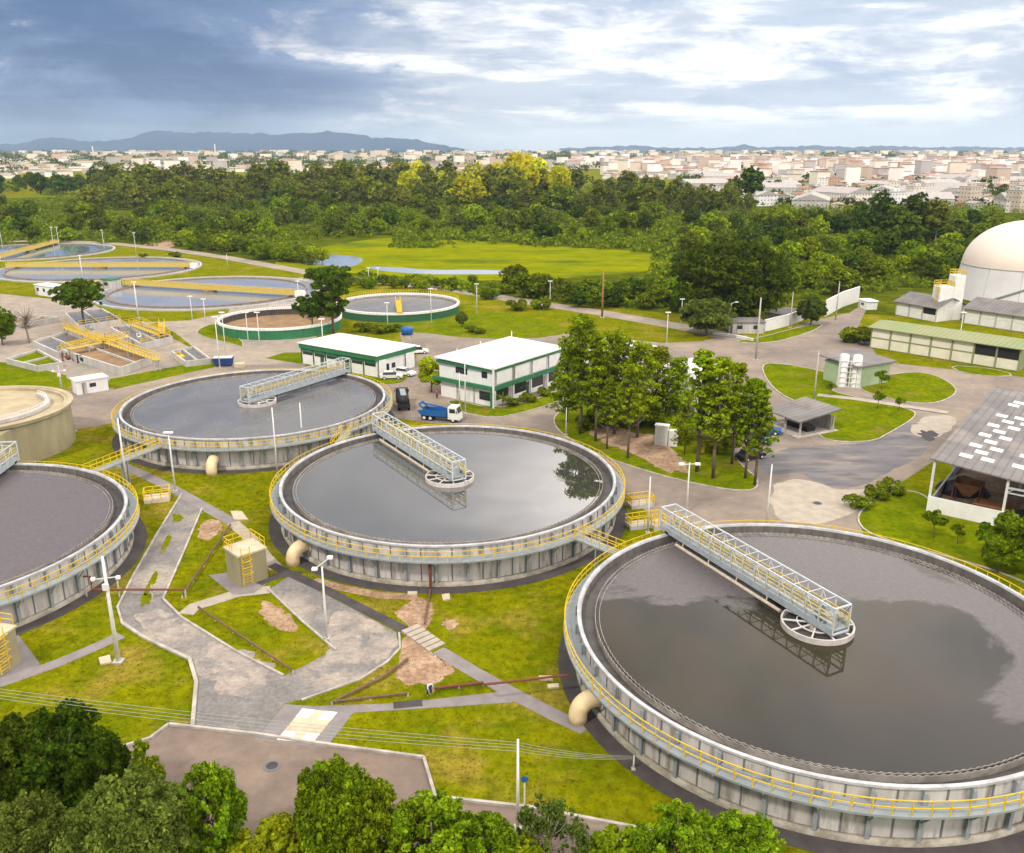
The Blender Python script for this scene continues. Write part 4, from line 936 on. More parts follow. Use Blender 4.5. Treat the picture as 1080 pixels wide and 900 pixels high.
pole(769,352,320,'lamp post by the low kerb wall under the greyish tree','arm')
pole(146,336,298,'white leaning-looking lamp post at the near edge of the near basin','small',r=.22)
pole(87,292,270,'white post at the middle basin edge','small',r=.2)
for px, pb, pt, lb in ((203,338,313,'left slender lamp post of the pair near the empty green tank'),(217,341,316,'right slender lamp post of the pair near the empty green tank'),
    (232,388,335,'thin lamp post behind the blue-grey tank beside the blue container'),(238,372,330,'thin lamp post in front of the empty green tank rim'),
    (262,362,330,'lamp post at the green wall left of its twin'),(274,366,330,'lamp post at the green wall right of its twin'),(342,383,337,'lamp post rising in front of the long office'),
    (315,315,297,'lamp post by the araucaria at the basin end'),(409,345,320,'lamp post on the verge left of the dark green tank'),(455,340,305,'lamp post in front of the dark green tank'),
    (389,296,283,'lamp post beside the river bank left of its neighbour'),(399,298,283,'lamp post beside the river bank right of its neighbour'),
    (503,330,300,'lamp post on the slope beside the perimeter road'),(580,325,297,'lamp post on the perimeter road left of the timber pole'),(718,345,316,'lamp post on the perimeter road right of the timber pole'),
    (491,436,373,'white flag pole in front of the two-storey office'),(485,427,393,'shorter white pole in front of the two-storey office'),
    (144,270,246,'lamp post on the riverside road, third from the left edge'),(110,263,243,'lamp post on the riverside road, second from the left edge'),
    (57,263,240,'lamp post on the riverside road above the blue basin, left of a close pair'),(63,264,240,'lamp post on the riverside road above the blue basin, right of a close pair'),
    (240,280,268,'short post on the riverside road by bushes'),(703,362,330,'slender lamp post behind the pine crowns'),(1010,370,330,'slender lamp post in front of the long mossy shed'),
    (3,263,238,'lamp post on the riverside road nearest the left edge')):
    pole(px, pb, pt, lb, 'small' if 'lamp' in lb else 'plain', r=.12)
p = G(598,459); pole(597,459,430,'short white post at the kerb tip of the pine island','plain',r=.12)
pole(66,416,385,'utility pole with grey boxes beside the white kiosk','low_double','pole_conc',.17)
pole(79,455,425,'grey post beside the sand-coloured cylinder','plain','pole_conc',.13)
# blue sign by the cable pole
p = G(553,872); t = thing('sign_post', 'small blue round sign on a white post beside the cable pole', 'sign', p)
MB().tube([(0,0,0),(0,0,3.7)], .05, 8).build('post', M['galv'], t); m = MB(); m.tube([(0,-.06,3.75),(0,-.10,3.75)], .23, 20); m.build('sign_plate', M['blue'], t)
# cables
p0 = G(546,874); zt = HT(546,874,783)
def at_depth(px, py, y):
    v = py-450; u = px-540; k = y/(F*CP-v*SP); return Vector((u*k, y, CH-(F*SP+v*CP)*k))
A0 = at_depth(-80,716,47.5); A1 = Vector((p0.x,p0.y,zt)); A2 = G(668,812)+Vector((0,0,1.15))
pole(668,812,0,'short grey anchor post at the dark gutter strip where the pale cables end','plain','galv',.07,1.2)
def sag(a, b, s, n=20): return [a+(b-a)*(i/n)-Vector((0,0,s*4*(i/n)*(1-i/n))) for i in range(n+1)]
for k in range(4):
    o = Vector((0,0,-.22*k)); mb = MB(); mb.tube(sag(A0+o,A1+o,.35+.05*k)+sag(A1+o,A2+o*.35,.25)[1:], .013, 5)
    tag(mb.build('overhead_cable', M['cable']), 'thin pale cable of the bundle strung across the lawns from the white cable pole', 'cable', 'cables on the cable pole')

# ------------------------------------------------------------------ pipes and small things
def pipe(pts, r, m, label, legs=True):
    t = MB(); t.tube(pts, r, 8); o = t.build('ground_pipe', M[m]); tag(o, label, 'pipe')
    if legs:
        a, b2 = Vector(pts[0]), Vector(pts[-1]); n = max(2, int((b2-a).length/3))
        for i in range(n+1):
            c = a+(b2-a)*(i/n)
            if c.z > .15: MB().beam((c.x,c.y,0),(c.x,c.y,c.z),.12).build('pipe_support', M['concrete'], o)
pipe([G(243,553,.35),G(192,628,.35)], .11, 'pipe_brown', 'brown pipe running along the grass strip beside the valve house')
pipe([G(88,608,2.2),G(95,608,2.2),G(97,622,.9),G(195,622,.9)], .11, 'red_rust', 'rust-red pipe crossing the gravel path from the left tank')
pipe([G(209,640,.3),G(250,668,.3),G(309,707,.3)], .10, 'pipe_brown', 'brown pipe on the triangular lawn between gravel paths')
pipe([G(355,738,.3),G(400,716,.3),G(430,695,.3)], .12, 'pipe_brown', 'upper of two brown pipes along the curved kerb')
pipe([G(350,740,.3),G(430,731,.3)], .10, 'pipe_brown', 'lower of two brown pipes beside the grey paved path')
pipe([G(458,726,.3),G(510,720,.3)], .12, 'red_rust', 'short rusty pipe lying behind the grey paved path')
pipe([G(511,722,0),G(511,722,1.9),G(600,712,1.9)], .10, 'red_rust', 'rust-red pipe on a riser reaching across to the largest tank', False)
pipe([(TANKC['B'][0]-.6,TANKC['B'][1]-20.35,0),(TANKC['B'][0]-.6,TANKC['B'][1]-20.35,3.0)], .14, 'red_rust', 'upright red pipe on the front wall of the mirror-like tank', False)
pipe([(TANKC['B'][0]-.6,TANKC['B'][1]-21,.2),G(450,645,.2),G(448,658,.2)], .10, 'pipe_brown', 'brown pipe from the mirror-like tank into the bare soil', False)
for px, lb in (([(568,714),(582,714),(583,718),(569,718)],'cream cover slab on the lawn beside the largest tank, upper of two'),([(577,723),(589,722),(590,726),(578,727)],'white cover slab on the lawn beside the largest tank, lower of two'),
               ([(466,628),(474,627),(475,633),(467,634)],'square pale cover slab at the foot of the mirror-like tank'),([(104,695),(116,692),(118,700),(106,702)],'pale slab at the foot of the tall floodlight mast'),
               ([(243,540),(255,540),(262,549),(247,549)],'pale slab where the brown pipe meets the paved path'),([(430,625),(440,625),(440,628),(430,628)],'narrow pale slab at the tank gutter near the red pipe')):
    slab(px, 0, .14, 'slab_cream', 'cover_slab', lb, 'slab')
for px, lb in (((862,531),'dark round manhole cover on the tan paving before the warehouse'),((640,505),'round manhole cover in the road beside the mirror-like tank'),((880,372),'round manhole cover in the road before the pump house'),((287,808),'small dark manhole cover in the lower car park')):
    p = G(*px); t = thing('manhole_cover', lb, 'manhole', (p.x,p.y,0)); MB().lathe([(.62,.02),(.62,.035),(.45,.036),(0,.036)], 24).build('ring', M['joint'], t); MB().disc(.42,.041,24).build('lid', M['asphalt_dark'], t)
def fence_box(px, w, d, label, z=0.0, inner='concrete'):
    p = G(*px); t = thing('valve_pit', label, 'valve pit', (p.x,p.y,0), .3)
    m = MB(); m.box((0,0,0),(w,d,.5)); m.build('pit_wall', M[inner], t)
    r = MB()
    for (a,b2) in (((0,0),(w,0)),((w,0),(w,d)),((w,d),(0,d)),((0,d),(0,0))):
        for zz in (1.0,1.5): r.beam((*a,zz),(*b2,zz),.08)
        for k in range(3): c = (a[0]+(b2[0]-a[0])*k/3,a[1]+(b2[1]-a[1])*k/3); r.beam((*c,.5),(*c,1.5),.08)
    r.build('railing', M['yellow'], t)
fence_box((666,538), 3.0, 1.6, 'yellow-railed valve pit by the road between the two nearest tanks')
fence_box((665,560), 2.6, 1.5, 'yellow-railed pit right beside the railed link of the largest tank')
fence_box((690,560), 1.6, 2.2, 'yellow-railed landing at the foot of the nearest bridge')
fence_box((152,532), 3.0, 2.0, 'valve pit with cream pipes beside the tank of grey scum', inner='beige')
fence_box((128,486), 2.6, 2.0, 'yellow-railed pit on the grass at the railed link', inner='concrete')
p = G(452,716); 
# container beside road behind the blue-grey tank
p = G(229,386); t = thing('waste_container', 'dark blue waste container beside the road behind the blue-grey tank', 'container', (p.x,p.y,0), .1)
m = MB(); m._add([(-.2,-.9,.2),(3.0,-.9,.2),(3.0,.9,.2),(-.2,.9,.2),(-.7,-1,1.7),(3.3,-1,1.7),(3.3,1,1.7),(-.7,1,1.7)],[(0,3,2,1),(0,1,5,4),(1,2,6,5),(2,3,7,6),(3,0,4,7),(4,5,6,7)]); m.build('body', M['cloth_navy'], t)
MB().box((-.5,-.9,1.72),(3.2,.9,1.85)).build('lid', M['galv'], t)
p = G(247,388); t = tag(MB().bevbox((0,0,0),(2.0,1.2,.8),.06).build('rubble_crate', M['slab_cream']), 'cream rubble crate beside the dark blue waste container', 'crate'); t.location = p
p = G(430,368); t = thing('water_tank', 'blue water tank standing behind the corner of the long office', 'water tank', (p.x,p.y,0))
m = MB(); m.lathe([(0,4.9),(1.2,4.8),(1.35,4.5),(1.25,3.2),(0,3.2)], 20); m.build('tank_body', M['blue'], t, True)
[MB().beam((x,y,0),(x,y,3.2),.15).build('leg', M['concrete'], t) for x in (-.8,.8) for y in (-.8,.8)]

# ------------------------------------------------------------------ vehicles
def wheel(parent, x, y, r, w=.24):
    o = MB(); o.tube([(x,y-w/2,r),(x,y+w/2,r)], r, 16); t = o.build('wheel', M['tyre'], parent)
    m = MB(); m.tube([(x,y-w/2-.01,r),(x,y+w/2+.01,r)], r*.55, 12); m.build('rim', M['galv'], t)
def car(p, rz, col, label, pickup=False):
    t = thing('pickup_truck' if pickup else 'parked_car', label, 'pickup' if pickup else 'car', p, rz); L = 4.9 if pickup else 4.3
    m = MB(); W = .87
    prof = [(-L/2,.35),(-L/2,.85),(-L/2+.15,.95),(L/2-1.3,.95),(L/2-.1,.78),(L/2,.6),(L/2,.35)]
    n = len(prof); m._add([(x,-W,z) for x,z in prof]+[(x,W,z) for x,z in prof], [tuple(range(n-1,-1,-1)),tuple(range(n,2*n))]+[(i,(i+1)%n,n+(i+1)%n,n+i) for i in range(n)][:]); m.build('body', M[col], t)
    cab = [(-1.7,.95),(-1.35,1.45),(.35,1.45),(.95,.95)] if not pickup else [(-.5,.95),(-.4,1.6),(.7,1.6),(1.25,.95)]
    g = MB(); g._add([(x,-.78 if z < 1 else -.66,z) for x,z in cab]+[(x,.78 if z < 1 else .66,z) for x,z in cab],[(3,2,1,0),(4,5,6,7),(0,1,5,4),(1,2,6,5),(2,3,7,6)]); g.build('windows', M['glass'], t)
    rr = MB(); x0, x1 = cab[1][0], cab[2][0]; zt = cab[1][1]; rr.box((x0+.02,-.67,zt+.002),(x1-.02,.67,zt+.05)); rr.build('roof', M[col], t)
    if pickup: 
        b2 = MB(); b2.box((-L/2+.1,-.75,.96),(-.6,.75,.98)); b2.build('cargo_bed', M['dark'], t); s = MB(); s.box((-L/2,-W,.951),(-.55,-W+.08,1.15)); s.box((-L/2,W-.08,.951),(-.55,W,1.15)); s.build('bed_side', M[col], t)
    for x in (-L*.31, L*.31):
        for y in (-W+.08, W-.08): wheel(t, x, y, .33)
    for y in (-.6,.6): MB().box((L/2-.04,y-.16,.6),(L/2+.02,y+.16,.74)).build('headlight', M['white'], t); MB().box((-L/2-.02,y-.14,.65),(-L/2+.03,y+.14,.85)).build('tail_light', M['red_rust'], t)
    return t
def truck(p, rz, cabm, label, bed, s=1.0):
    t = thing('truck', label, 'truck', p, rz); t.scale = (s,s,s)
    MB().box((-3.6,-.45,.55),(3.3,.45,.85)).build('chassis', M['dark'], t)
    c = MB(); W = 1.15; prof = [(1.7,.6),(1.7,2.75),(3.2,2.75),(3.55,1.75),(3.65,1.0),(3.6,.6)]; n = len(prof)
    c._add([(x,-W,z) for x,z in prof]+[(x,W,z) for x,z in prof],[tuple(range(n-1,-1,-1)),tuple(range(n,2*n))]+[(i,(i+1)%n,n+(i+1)%n,n+i) for i in range(n)]); cb = c.build('cab', M[cabm], t)
    w = MB(); w._add([(3.22,-1.0,2.62),(3.22,1.0,2.62),(3.58,1.0,1.72),(3.58,-1.0,1.72)],[(0,1,2,3)]); w.v = [(x+.03,y,z) for x,y,z in w.v]; w.build('windscreen', M['glass'], cb)
    for s2 in (-1,1):
        MB().box((2.0,s2*1.155-.01,1.75),(3.05,s2*1.155+.01,2.5)).build('side_window', M['glass'], cb)
        MB().box((3.62,s2*.85-.18,.85),(3.68,s2*.85+.18,1.05)).build('headlight', M['galv'], t)
        MB().box((3.3,s2*1.3-.06,1.8),(3.4,s2*1.3+.06,2.3)).build('mirror', M['dark'], t)
    MB().box((3.58,-1.1,.45),(3.75,1.1,.75)).build('bumper', M['galv'], t)
    bed(t)
    for x in (2.6,-1.6,-2.75):
        for y in (-.95,.95): wheel(t, x, y, .5, .3)
    return t
def tipper(t):
    b2 = MB(); prof = [(-4.0,1.75),(-3.3,.95),(1.45,.95),(1.45,2.0),(-3.0,2.0)]; 
    for y0,y1 in ((-1.2,-1.1),(1.1,1.2)):
        n = len(prof); b2._add([(x,y0,z) for x,z in prof]+[(x,y1,z) for x,z in prof],[tuple(range(n-1,-1,-1)),tuple(range(n,2*n))]+[(i,(i+1)%n,n+(i+1)%n,n+i) for i in range(n)])
    b2.box((-3.3,-1.1,.95),(1.45,1.1,1.05)); b2.box((1.35,-1.1,1.05),(1.45,1.1,2.3)); b2.build('cargo_bed', M['blue'], t)
    a = MB(); a.beam((-2.8,-.9,2.0),(-3.7,-.9,2.9),.25); a.beam((-2.8,.9,2.0),(-3.7,.9,2.9),.25); a.beam((-3.7,-.9,2.9),(-3.7,.9,2.9),.25); a.beam((-3.7,0,2.9),(0.5,0,2.4),.22); a.build('lifting_arm', M['blue'], t)
    [MB().box((-2.9+k*1.1,-1.25,1.0),(-2.8+k*1.1,-1.2,2.0)).build('side_rib', M['blue'], t) for k in range(4)]
def tanker(t):
    m = MB(); m.tube([(-3.6,0,1.9),(-3.4,0,1.9),(1.2,0,1.9),(1.4,0,1.9)], 1.05, 20); m.build('tank_body', M['dark'], t, True)
    m = MB(); m.box((-3.4,-.5,2.96),(1.2,.5,3.05)); m.build('catwalk', M['bracket'], t); MB().box((-3.75,-1.1,.8),(-3.62,1.1,1.5)).build('rear_panel', M['dark'], t)
pA, pB = G(444,444), G(488,446); truck(Vector(((pA.x+pB.x)/2-.2,(pA.y+pB.y)/2+1.0,0)), -.28, 'white', 'blue truck with white cab parked facing right beside the mirror-like tank', tipper, .92)
p = G(424,431); truck(Vector((p.x,p.y+1.5,0)), 1.75, 'dark', 'black tanker truck parked nose-in left of the blue truck', tanker, .92)
p = G(425,397); car(Vector((p.x+.3,p.y+.8,0)), -.45, 'white', 'white car parked at the end wall of the long office')
p = G(440,373); car(Vector((p.x,p.y,0)), .2, 'white', 'white pickup behind the long office near the blue water tank', True)
p = G(807,457); car(Vector((p.x,p.y,0)), -.3, 'blue', 'blue pickup parked beside the open shelter', True)
p = G(798,466); car(Vector((p.x,p.y,0)), -.3, 'teal', 'teal car parked in front of the blue pickup')
p = G(790,484); car(Vector((p.x+.2,p.y,0)), .5, 'dark', 'black car at the tip of the pine island')
p = G(410,401); car(Vector((p.x+.4,p.y+1.0,0)), .1, 'galv', 'silver car above the black tanker truck')
p = G(506,423); 
# ------------------------------------------------------------------ people
def person(p, rz, joints, shirt, trousers, label):
    """joints: dict of named 3D points; one skinned body, clothes and hair as children"""
    t = thing('person', label, 'person', p, rz)
    def skin(name, verts, edges, rad, m, roots, parent):
        me = bpy.data.meshes.new(name); me.from_pydata(verts, edges, []); o = link(name, me, parent)
        md = o.modifiers.new('skin','SKIN'); md.use_smooth_shade = True
        for i, r in enumerate(rad):
            me.skin_vertices[0].data[i].radius = (r,r); me.skin_vertices[0].data[i].use_root = i in roots
        s = o.modifiers.new('sub','SUBSURF'); s.levels = 1; s.render_levels = 1; me.materials.append(M[m]); return o
    J = joints
    names = ['pelvis','waist','chest','neck','head','crown','shl','ell','wrl','hal','shr','elr','wrr','har','hpl','knl','anl','tol','hpr','knr','anr','tor']
    V = [J[n] for n in names]; ix = {n:i for i,n in enumerate(names)}
    E = [('pelvis','waist'),('waist','chest'),('chest','neck'),('neck','head'),('head','crown'),('chest','shl'),('shl','ell'),('ell','wrl'),('wrl','hal'),('chest','shr'),('shr','elr'),('elr','wrr'),('wrr','har'),
         ('pelvis','hpl'),('hpl','knl'),('knl','anl'),('anl','tol'),('pelvis','hpr'),('hpr','knr'),('knr','anr'),('anr','tor')]
    Rr = dict(pelvis=.12,waist=.11,chest=.14,neck=.055,head=.095,crown=.075,shl=.07,ell=.05,wrl=.032,hal=.04,shr=.07,elr=.05,wrr=.032,har=.04,hpl=.095,knl=.065,anl=.045,tol=.04,hpr=.095,knr=.065,anr=.045,tor=.04)
    ed = [(ix[a],ix[b2]) for a,b2 in E]; rad = [Rr[n] for n in names]; roots = [0]
    for s in 'lr':                                          # five fingers rooted in each palm
        w = Vector(J['wr'+s]); h = Vector(J['ha'+s]); d = (h-w).normalized(); sd = d.cross(Vector((0,1,.2))).normalized()
        for k in range(5):
            off = (k-2)*.02; i0 = len(V); ln = (.05,.075,.085,.078,.06)[k]
            dd = (d+sd*((k-2)*.12 if k else -.9)).normalized()
            V += [tuple(h+sd*off), tuple(h+sd*off+dd*ln*.6+d*.02), tuple(h+sd*off+dd*ln+d*.02-Vector((0,.015,0)))]
            ed += [(i0,i0+1),(i0+1,i0+2)]; rad += [.010,.009,.007]; roots.append(i0)
    skin('body', V, ed, rad, 'skin', roots, t)
    n2 = ['pelvis','waist','chest','shl','ell','shr','elr']; i2 = {n:i for i,n in enumerate(n2)}
    skin('shirt', [J[n] for n in n2], [(i2[a],i2[b2]) for a,b2 in E if a in i2 and b2 in i2], [Rr[n]+.022 for n in n2], shirt, [0], t)
    n3 = ['pelvis','hpl','knl','anl','hpr','knr','anr']; i3 = {n:i for i,n in enumerate(n3)}
    skin('trousers', [J[n] for n in n3], [(i3[a],i3[b2]) for a,b2 in E if a in i3 and b2 in i3], [Rr[n]+.024 for n in n3], trousers, [0], t)
    hd = Vector(J['crown']); m = MB(); m.lathe([(.0,.06),(.06,.05),(.095,.0),(.10,-.07)], 14); o = m.build('hair', M['hair'], t, True); o.location = hd+Vector((0,0,.04))
    hc = Vector(J['head']); fc = MB()                        # small face: eyes, nose, mouth
    fw = Vector((0,-1,0))
    for x in (-.035,.035): fc.box((hc.x+x-.012,hc.y-.105,hc.z+.02),(hc.x+x+.012,hc.y-.092,hc.z+.036))
    fc.box((hc.x-.03,hc.y-.103,hc.z-.06),(hc.x+.03,hc.y-.09,hc.z-.048)); fc.build('face_features', M['hair'], t)
    nz = MB(); nz._add([(hc.x-.015,hc.y-.09,hc.z-.03),(hc.x+.015,hc.y-.09,hc.z-.03),(hc.x,hc.y-.13,hc.z-.025),(hc.x,hc.y-.09,hc.z+.02)],[(0,1,2),(0,2,3),(1,3,2)]); nz.build('nose', M['skin'], t)
    return t
STAND = dict(pelvis=(0,0,.95),waist=(0,0,1.12),chest=(0,0,1.36),neck=(0,-.01,1.50),head=(0,-.02,1.62),crown=(0,-.02,1.72),shl=(-.19,0,1.42),ell=(-.25,.02,1.14),wrl=(-.25,-.06,.90),hal=(-.25,-.08,.82),
    shr=(.19,0,1.42),elr=(.26,.03,1.14),wrr=(.25,-.1,.92),har=(.25,-.13,.85),hpl=(-.10,0,.90),knl=(-.11,-.03,.48),anl=(-.11,.02,.08),tol=(-.12,-.15,.04),hpr=(.10,0,.90),knr=(.12,-.08,.49),anr=(.12,.0,.08),tor=(.13,-.17,.04))
BEND = dict(pelvis=(0,0,.80),waist=(0,-.10,.95),chest=(0,-.32,1.08),neck=(0,-.44,1.12),head=(0,-.55,1.12),crown=(0,-.62,1.16),shl=(-.19,-.34,1.10),ell=(-.22,-.42,.82),wrl=(-.16,-.55,.62),hal=(-.14,-.60,.55),
    shr=(.19,-.34,1.10),elr=(.22,-.42,.82),wrr=(.16,-.55,.62),har=(.14,-.60,.55),hpl=(-.10,0,.78),knl=(-.14,-.22,.46),anl=(-.13,.02,.08),tol=(-.14,-.15,.04),hpr=(.10,0,.78),knr=(.14,-.22,.46),anr=(.13,.02,.08),tor=(.14,-.15,.04))
person(G(452,733), .5, BEND, 'cloth_pale', 'cloth_navy', 'person in pale blue shirt and navy trousers bending over the pipes in the bare soil')
person(G(461,421), 0, STAND, 'cloth_red', 'cloth_navy', 'person in red shirt and navy trousers standing behind the blue truck')

# ------------------------------------------------------------------ vegetation
rng = np.random.default_rng(11)
def quads_mesh(name, V, m):
    """V: (n,4,3) leaf faces"""
    n = len(V); me = bpy.data.meshes.new(name)
    me.vertices.add(n*4); me.vertices.foreach_set('co', V.reshape(-1).astype(np.float32))
    me.loops.add(n*4); me.loops.foreach_set('vertex_index', np.arange(n*4, dtype=np.int32))
    me.polygons.add(n); me.polygons.foreach_set('loop_start', np.arange(0, n*4, 4, dtype=np.int32)); me.polygons.foreach_set('loop_total', np.full(n, 4, dtype=np.int32))
    me.materials.append(m); me.update(calc_edges=True); return me
def leaves(blobs, n, size, lower=-.5, shell=.72, droop=0.0, aspect=1.6, upb=.3):
    """leaf faces spread through the outer part of a set of ellipsoids (x,y,z,rx,ry,rz)"""
    B = np.array(blobs, float); w = (B[:,3]*B[:,5])**.9; w /= w.sum(); out = []
    for b, k in zip(B, np.maximum(1,(w*n).astype(int))):
        d = rng.normal(size=(k*2,3)); d /= np.linalg.norm(d,axis=1)[:,None]; d = d[d[:,2] > lower][:k]
        if not len(d): continue
        rad = shell+(1.08-shell)*rng.random(len(d))**.7
        c = b[:3]+d*b[3:6]*rad[:,None]
        nrm = d+rng.normal(size=d.shape)*.55+np.array([0,0,upb]); nrm /= np.linalg.norm(nrm,axis=1)[:,None]
        t = np.cross(nrm, rng.normal(size=d.shape)); t /= np.linalg.norm(t,axis=1)[:,None]; s = np.cross(nrm, t)
        sz = size*(.45+1.25*rng.random(len(d))**2)[:,None]
        t = t*sz*aspect*.5; s = s*sz*.5
        q = np.stack([c-t, c+s*1.0-nrm*sz*.12, c+t-np.array([0,0,droop])*sz, c-s*1.0-nrm*sz*.12], 1); out.append(q)
    return np.concatenate(out)
def clump_crown(R, H0, H1, n, rb, flat=1.0, seed=0, sprig=0):
    """sub-clumps filling an ellipsoid between heights H0 and H1"""
    r = random.Random(seed); B = []; zc = (H0+H1)/2; hz = (H1-H0)/2
    while len(B) < n:
        x, y, z = r.uniform(-1,1), r.uniform(-1,1), r.uniform(-1,1); q = math.sqrt(x*x+y*y+z*z)
        if q > 1 or q < .35: continue
        s = rb*r.uniform(.65,1.25); B.append((x*R, y*R, zc+z*hz*.92, s, s, s*flat))
    for _ in range(sprig):                                   # loose sprays that break the outline
        v = Vector((r.gauss(0,1), r.gauss(0,1), r.gauss(.25,1))).normalized()*r.uniform(.88,1.10); s = rb*r.uniform(.22,.5)
        B.append((v.x*R, v.y*R, zc+v.z*hz, s, s, s*.8))
    return B
def limbs(m, H, blobs, r0, start, n, seed=0, bend=.3, top=None):
    r = random.Random(seed); top = top or H*.85
    pts = [(r.uniform(-1,1)*bend*i/4, r.uniform(-1,1)*bend*i/4, top*i/4) for i in range(5)]; pts[0] = (0,0,-.2)
    m.tube(pts, r0, 8, r0*.35)
    for b in r.sample(blobs, min(n, len(blobs))):
        z0 = min(max(start, b[2]*.62), top*.9); k = z0/top*4; i = min(3,int(k)); f = k-i
        p = Vector(pts[i]).lerp(Vector(pts[i+1]), f); q = Vector(b[:3]); mid = p.lerp(q,.5)+Vector((0,0,-.08*(q-p).length))
        m.tube([p,mid,q], r0*.42, 6, r0*.10)
class Proto: pass
PROTOS = {}
def proto(key, H, blobs, nl, size, lm, bm='bark', r0=.25, start=2, nlimb=8, lower=-.5, shell=.7, seed=0, bend=.3, top=None, upb=.3, extra=None):
    p = Proto(); p.H = H; V = leaves(blobs, nl, size, lower, shell, upb=upb)
    if extra is not None: V = np.concatenate([V, extra])
    p.crown = quads_mesh(key+'_crown', V, lm)
    m = MB(); limbs(m, H, blobs, r0, start, nlimb, seed, bend, top); p.trunk = m.mesh(key+'_trunk', M[bm], True); PROTOS[key] = p
def tree(key, loc, h, label, name='tree', cat='tree', group=None, rz=None, sx=1.0, lm=None):
    p = PROTOS[key]; s = h/p.H; t = thing(name, label, cat, loc, R_.uniform(0,6.28) if rz is None else rz, group); t.scale = (s*sx, s*sx, s)
    link('trunk', p.trunk, t); c = link('crown', p.crown, t)
    if lm is not None:
        c.material_slots[0].link = 'OBJECT'; c.material_slots[0].material = lm
    return t
# foreground broadleaf trees (fine leaves)
for i in range(3):
    proto('front%d'%i, 9, clump_crown(3.5,1.6,9.0,62,.95,.85,20+i,110), 34000, .19, L_FOR, r0=.22, start=1.6, nlimb=22, seed=i, lower=-.8, shell=.3)
proto('olive0', 9, clump_crown(4.3,1.2,9.0,80,1.0,.8,31,120), 46000, .165, L_OLIVE, r0=.25, start=1.4, nlimb=22, seed=4, lower=-.8, shell=.3)
proto('column0', 8, clump_crown(1.4,.8,8.0,30,.75,1.0,41,50), 15000, .18, L_FOR, r0=.15, start=1.2, nlimb=12, seed=5, lower=-.8, shell=.3)
proto('shrub0', 4, clump_crown(2.4,.2,4.0,34,.7,.8,51,60), 14000, .16, L_LIME, r0=.1, start=.4, nlimb=16, seed=6, lower=-.7, shell=.3)
proto('thin0', 6, clump_crown(2.4,.6,6.0,26,.6,1.0,52,70), 6500, .15, L_OLIVE, 'bark_pale', r0=.1, start=.5, nlimb=34, seed=7, lower=-.8, shell=.2)
# pines: bare trunk, layered crown
def pine_blobs(H, R, z0, n, seed, flat=.6):
    r = random.Random(seed); B = []
    for i in range(n):
        f = (i+r.random())/n; z = z0+(H-z0)*f; rr = R*(1.05-.75*f**1.6)*(.55+.45*min(1,f*5)); a = i*2.4+r.uniform(-.6,.6); d = rr*r.uniform(.15,1.0); s = R*r.uniform(.13,.30)
        B.append((d*math.cos(a), d*math.sin(a), z-d*.12, s*1.25, s*1.25, s*flat))
    for i in range(n//2):
        a = r.uniform(0,6.28); f = r.random(); d = R*(1.2-.8*f); B.append((d*math.cos(a), d*math.sin(a), z0+(H-z0)*f, R*.10, R*.10, R*.07))
    B.append((0,0,H-.6,R*.2,R*.2,.6)); return B
for i,(H,R,z0,n) in enumerate(((17,3.5,5.4,74),(17,2.9,6.8,58),(17,3.9,3.4,92),(17,2.4,6.2,50))):
    proto('pine%d'%i, H, pine_blobs(H,R,z0,n,60+i), 9500, .25, L_PINE, 'bark', r0=.24, start=z0*.8, nlimb=34, seed=i, lower=-.95, shell=.15, bend=.35, top=H*.96, upb=.1)
# big dark tree, grey-green tree, spreading tree, leafless tree, araucaria
proto('bigdark', 20, clump_crown(13.5,1.2,20,110,2.8,.75,71,160), 40000, .50, L_DARK, r0=.9, start=3, nlimb=14, seed=1, shell=.6)
proto('round', 8, clump_crown(5.6,1.6,8.0,60,1.2,.8,72,60), 14000, .36, L_OLIVE, r0=.3, start=1.8, nlimb=12, seed=2, shell=.6)
proto('spread', 10, clump_crown(5.4,4.2,10,44,1.1,.7,73,40), 9000, .34, L_DARK, r0=.3, start=3.5, nlimb=14, seed=3, lower=-.4)
proto('small', 6, clump_crown(2.5,1.4,6,22,.9,.9,74), 7000, .26, L_LIME, r0=.14, start=1.2, nlimb=8, seed=4)
proto('sapling', 3, clump_crown(.75,1.5,3.0,8,.4,.8,75), 900, .16, L_FOR, r0=.05, start=1.2, nlimb=6, seed=5)
proto('bush', 2, clump_crown(1.3,.1,2.0,12,.6,.8,76), 2200, .20, L_SCRUB, r0=.06, start=.2, nlimb=5, seed=6)
def araucaria():
    r = random.Random(5); B = []
    for z, R in ((5,2.0),(7.2,3.2),(9,3.6),(11,4.6),(12.5,5.6),(13.8,4.2)):
        for k in range(7): a = k*.9+z; d = R*r.uniform(.55,1); B.append((d*math.cos(a), d*math.sin(a), z+r.uniform(-.3,.5), 1.15, 1.15, .6))
    return B
proto('araucaria', 14.5, araucaria(), 9000, .42, L_DARK, 'bark', r0=.35, start=4, nlimb=24, seed=8, lower=-.6)
m = MB(); r = random.Random(9); tips = [(r.uniform(-4,4), r.uniform(-3,3), r.uniform(5,9.5), .1,.1,.1) for _ in range(46)]
limbs(m, 9, tips, .26, 2.2, 46, 9, .5); BARE = m.mesh('leafless_trunk', M['bark_pale'], True)
# forest kinds (coarser leaves: hundreds of metres away)
for i,(R,z0) in enumerate(((5.0,9),(4.2,12),(6.0,7))):
    proto('euc%d'%i, 26, clump_crown(R,z0,26,34,1.7,1.0,80+i,34), 2300, .95, L_EUC, 'bark_pale', r0=.4, start=8, nlimb=7, seed=i, lower=-.8, shell=.45)
for i in range(3):
    proto('forest%d'%i, 12, clump_crown(5.6,1.2,12,30,1.9,.8,90+i,26), 1900, .80, L_SCRUB, r0=.3, start=2, nlimb=4, seed=i, shell=.6)

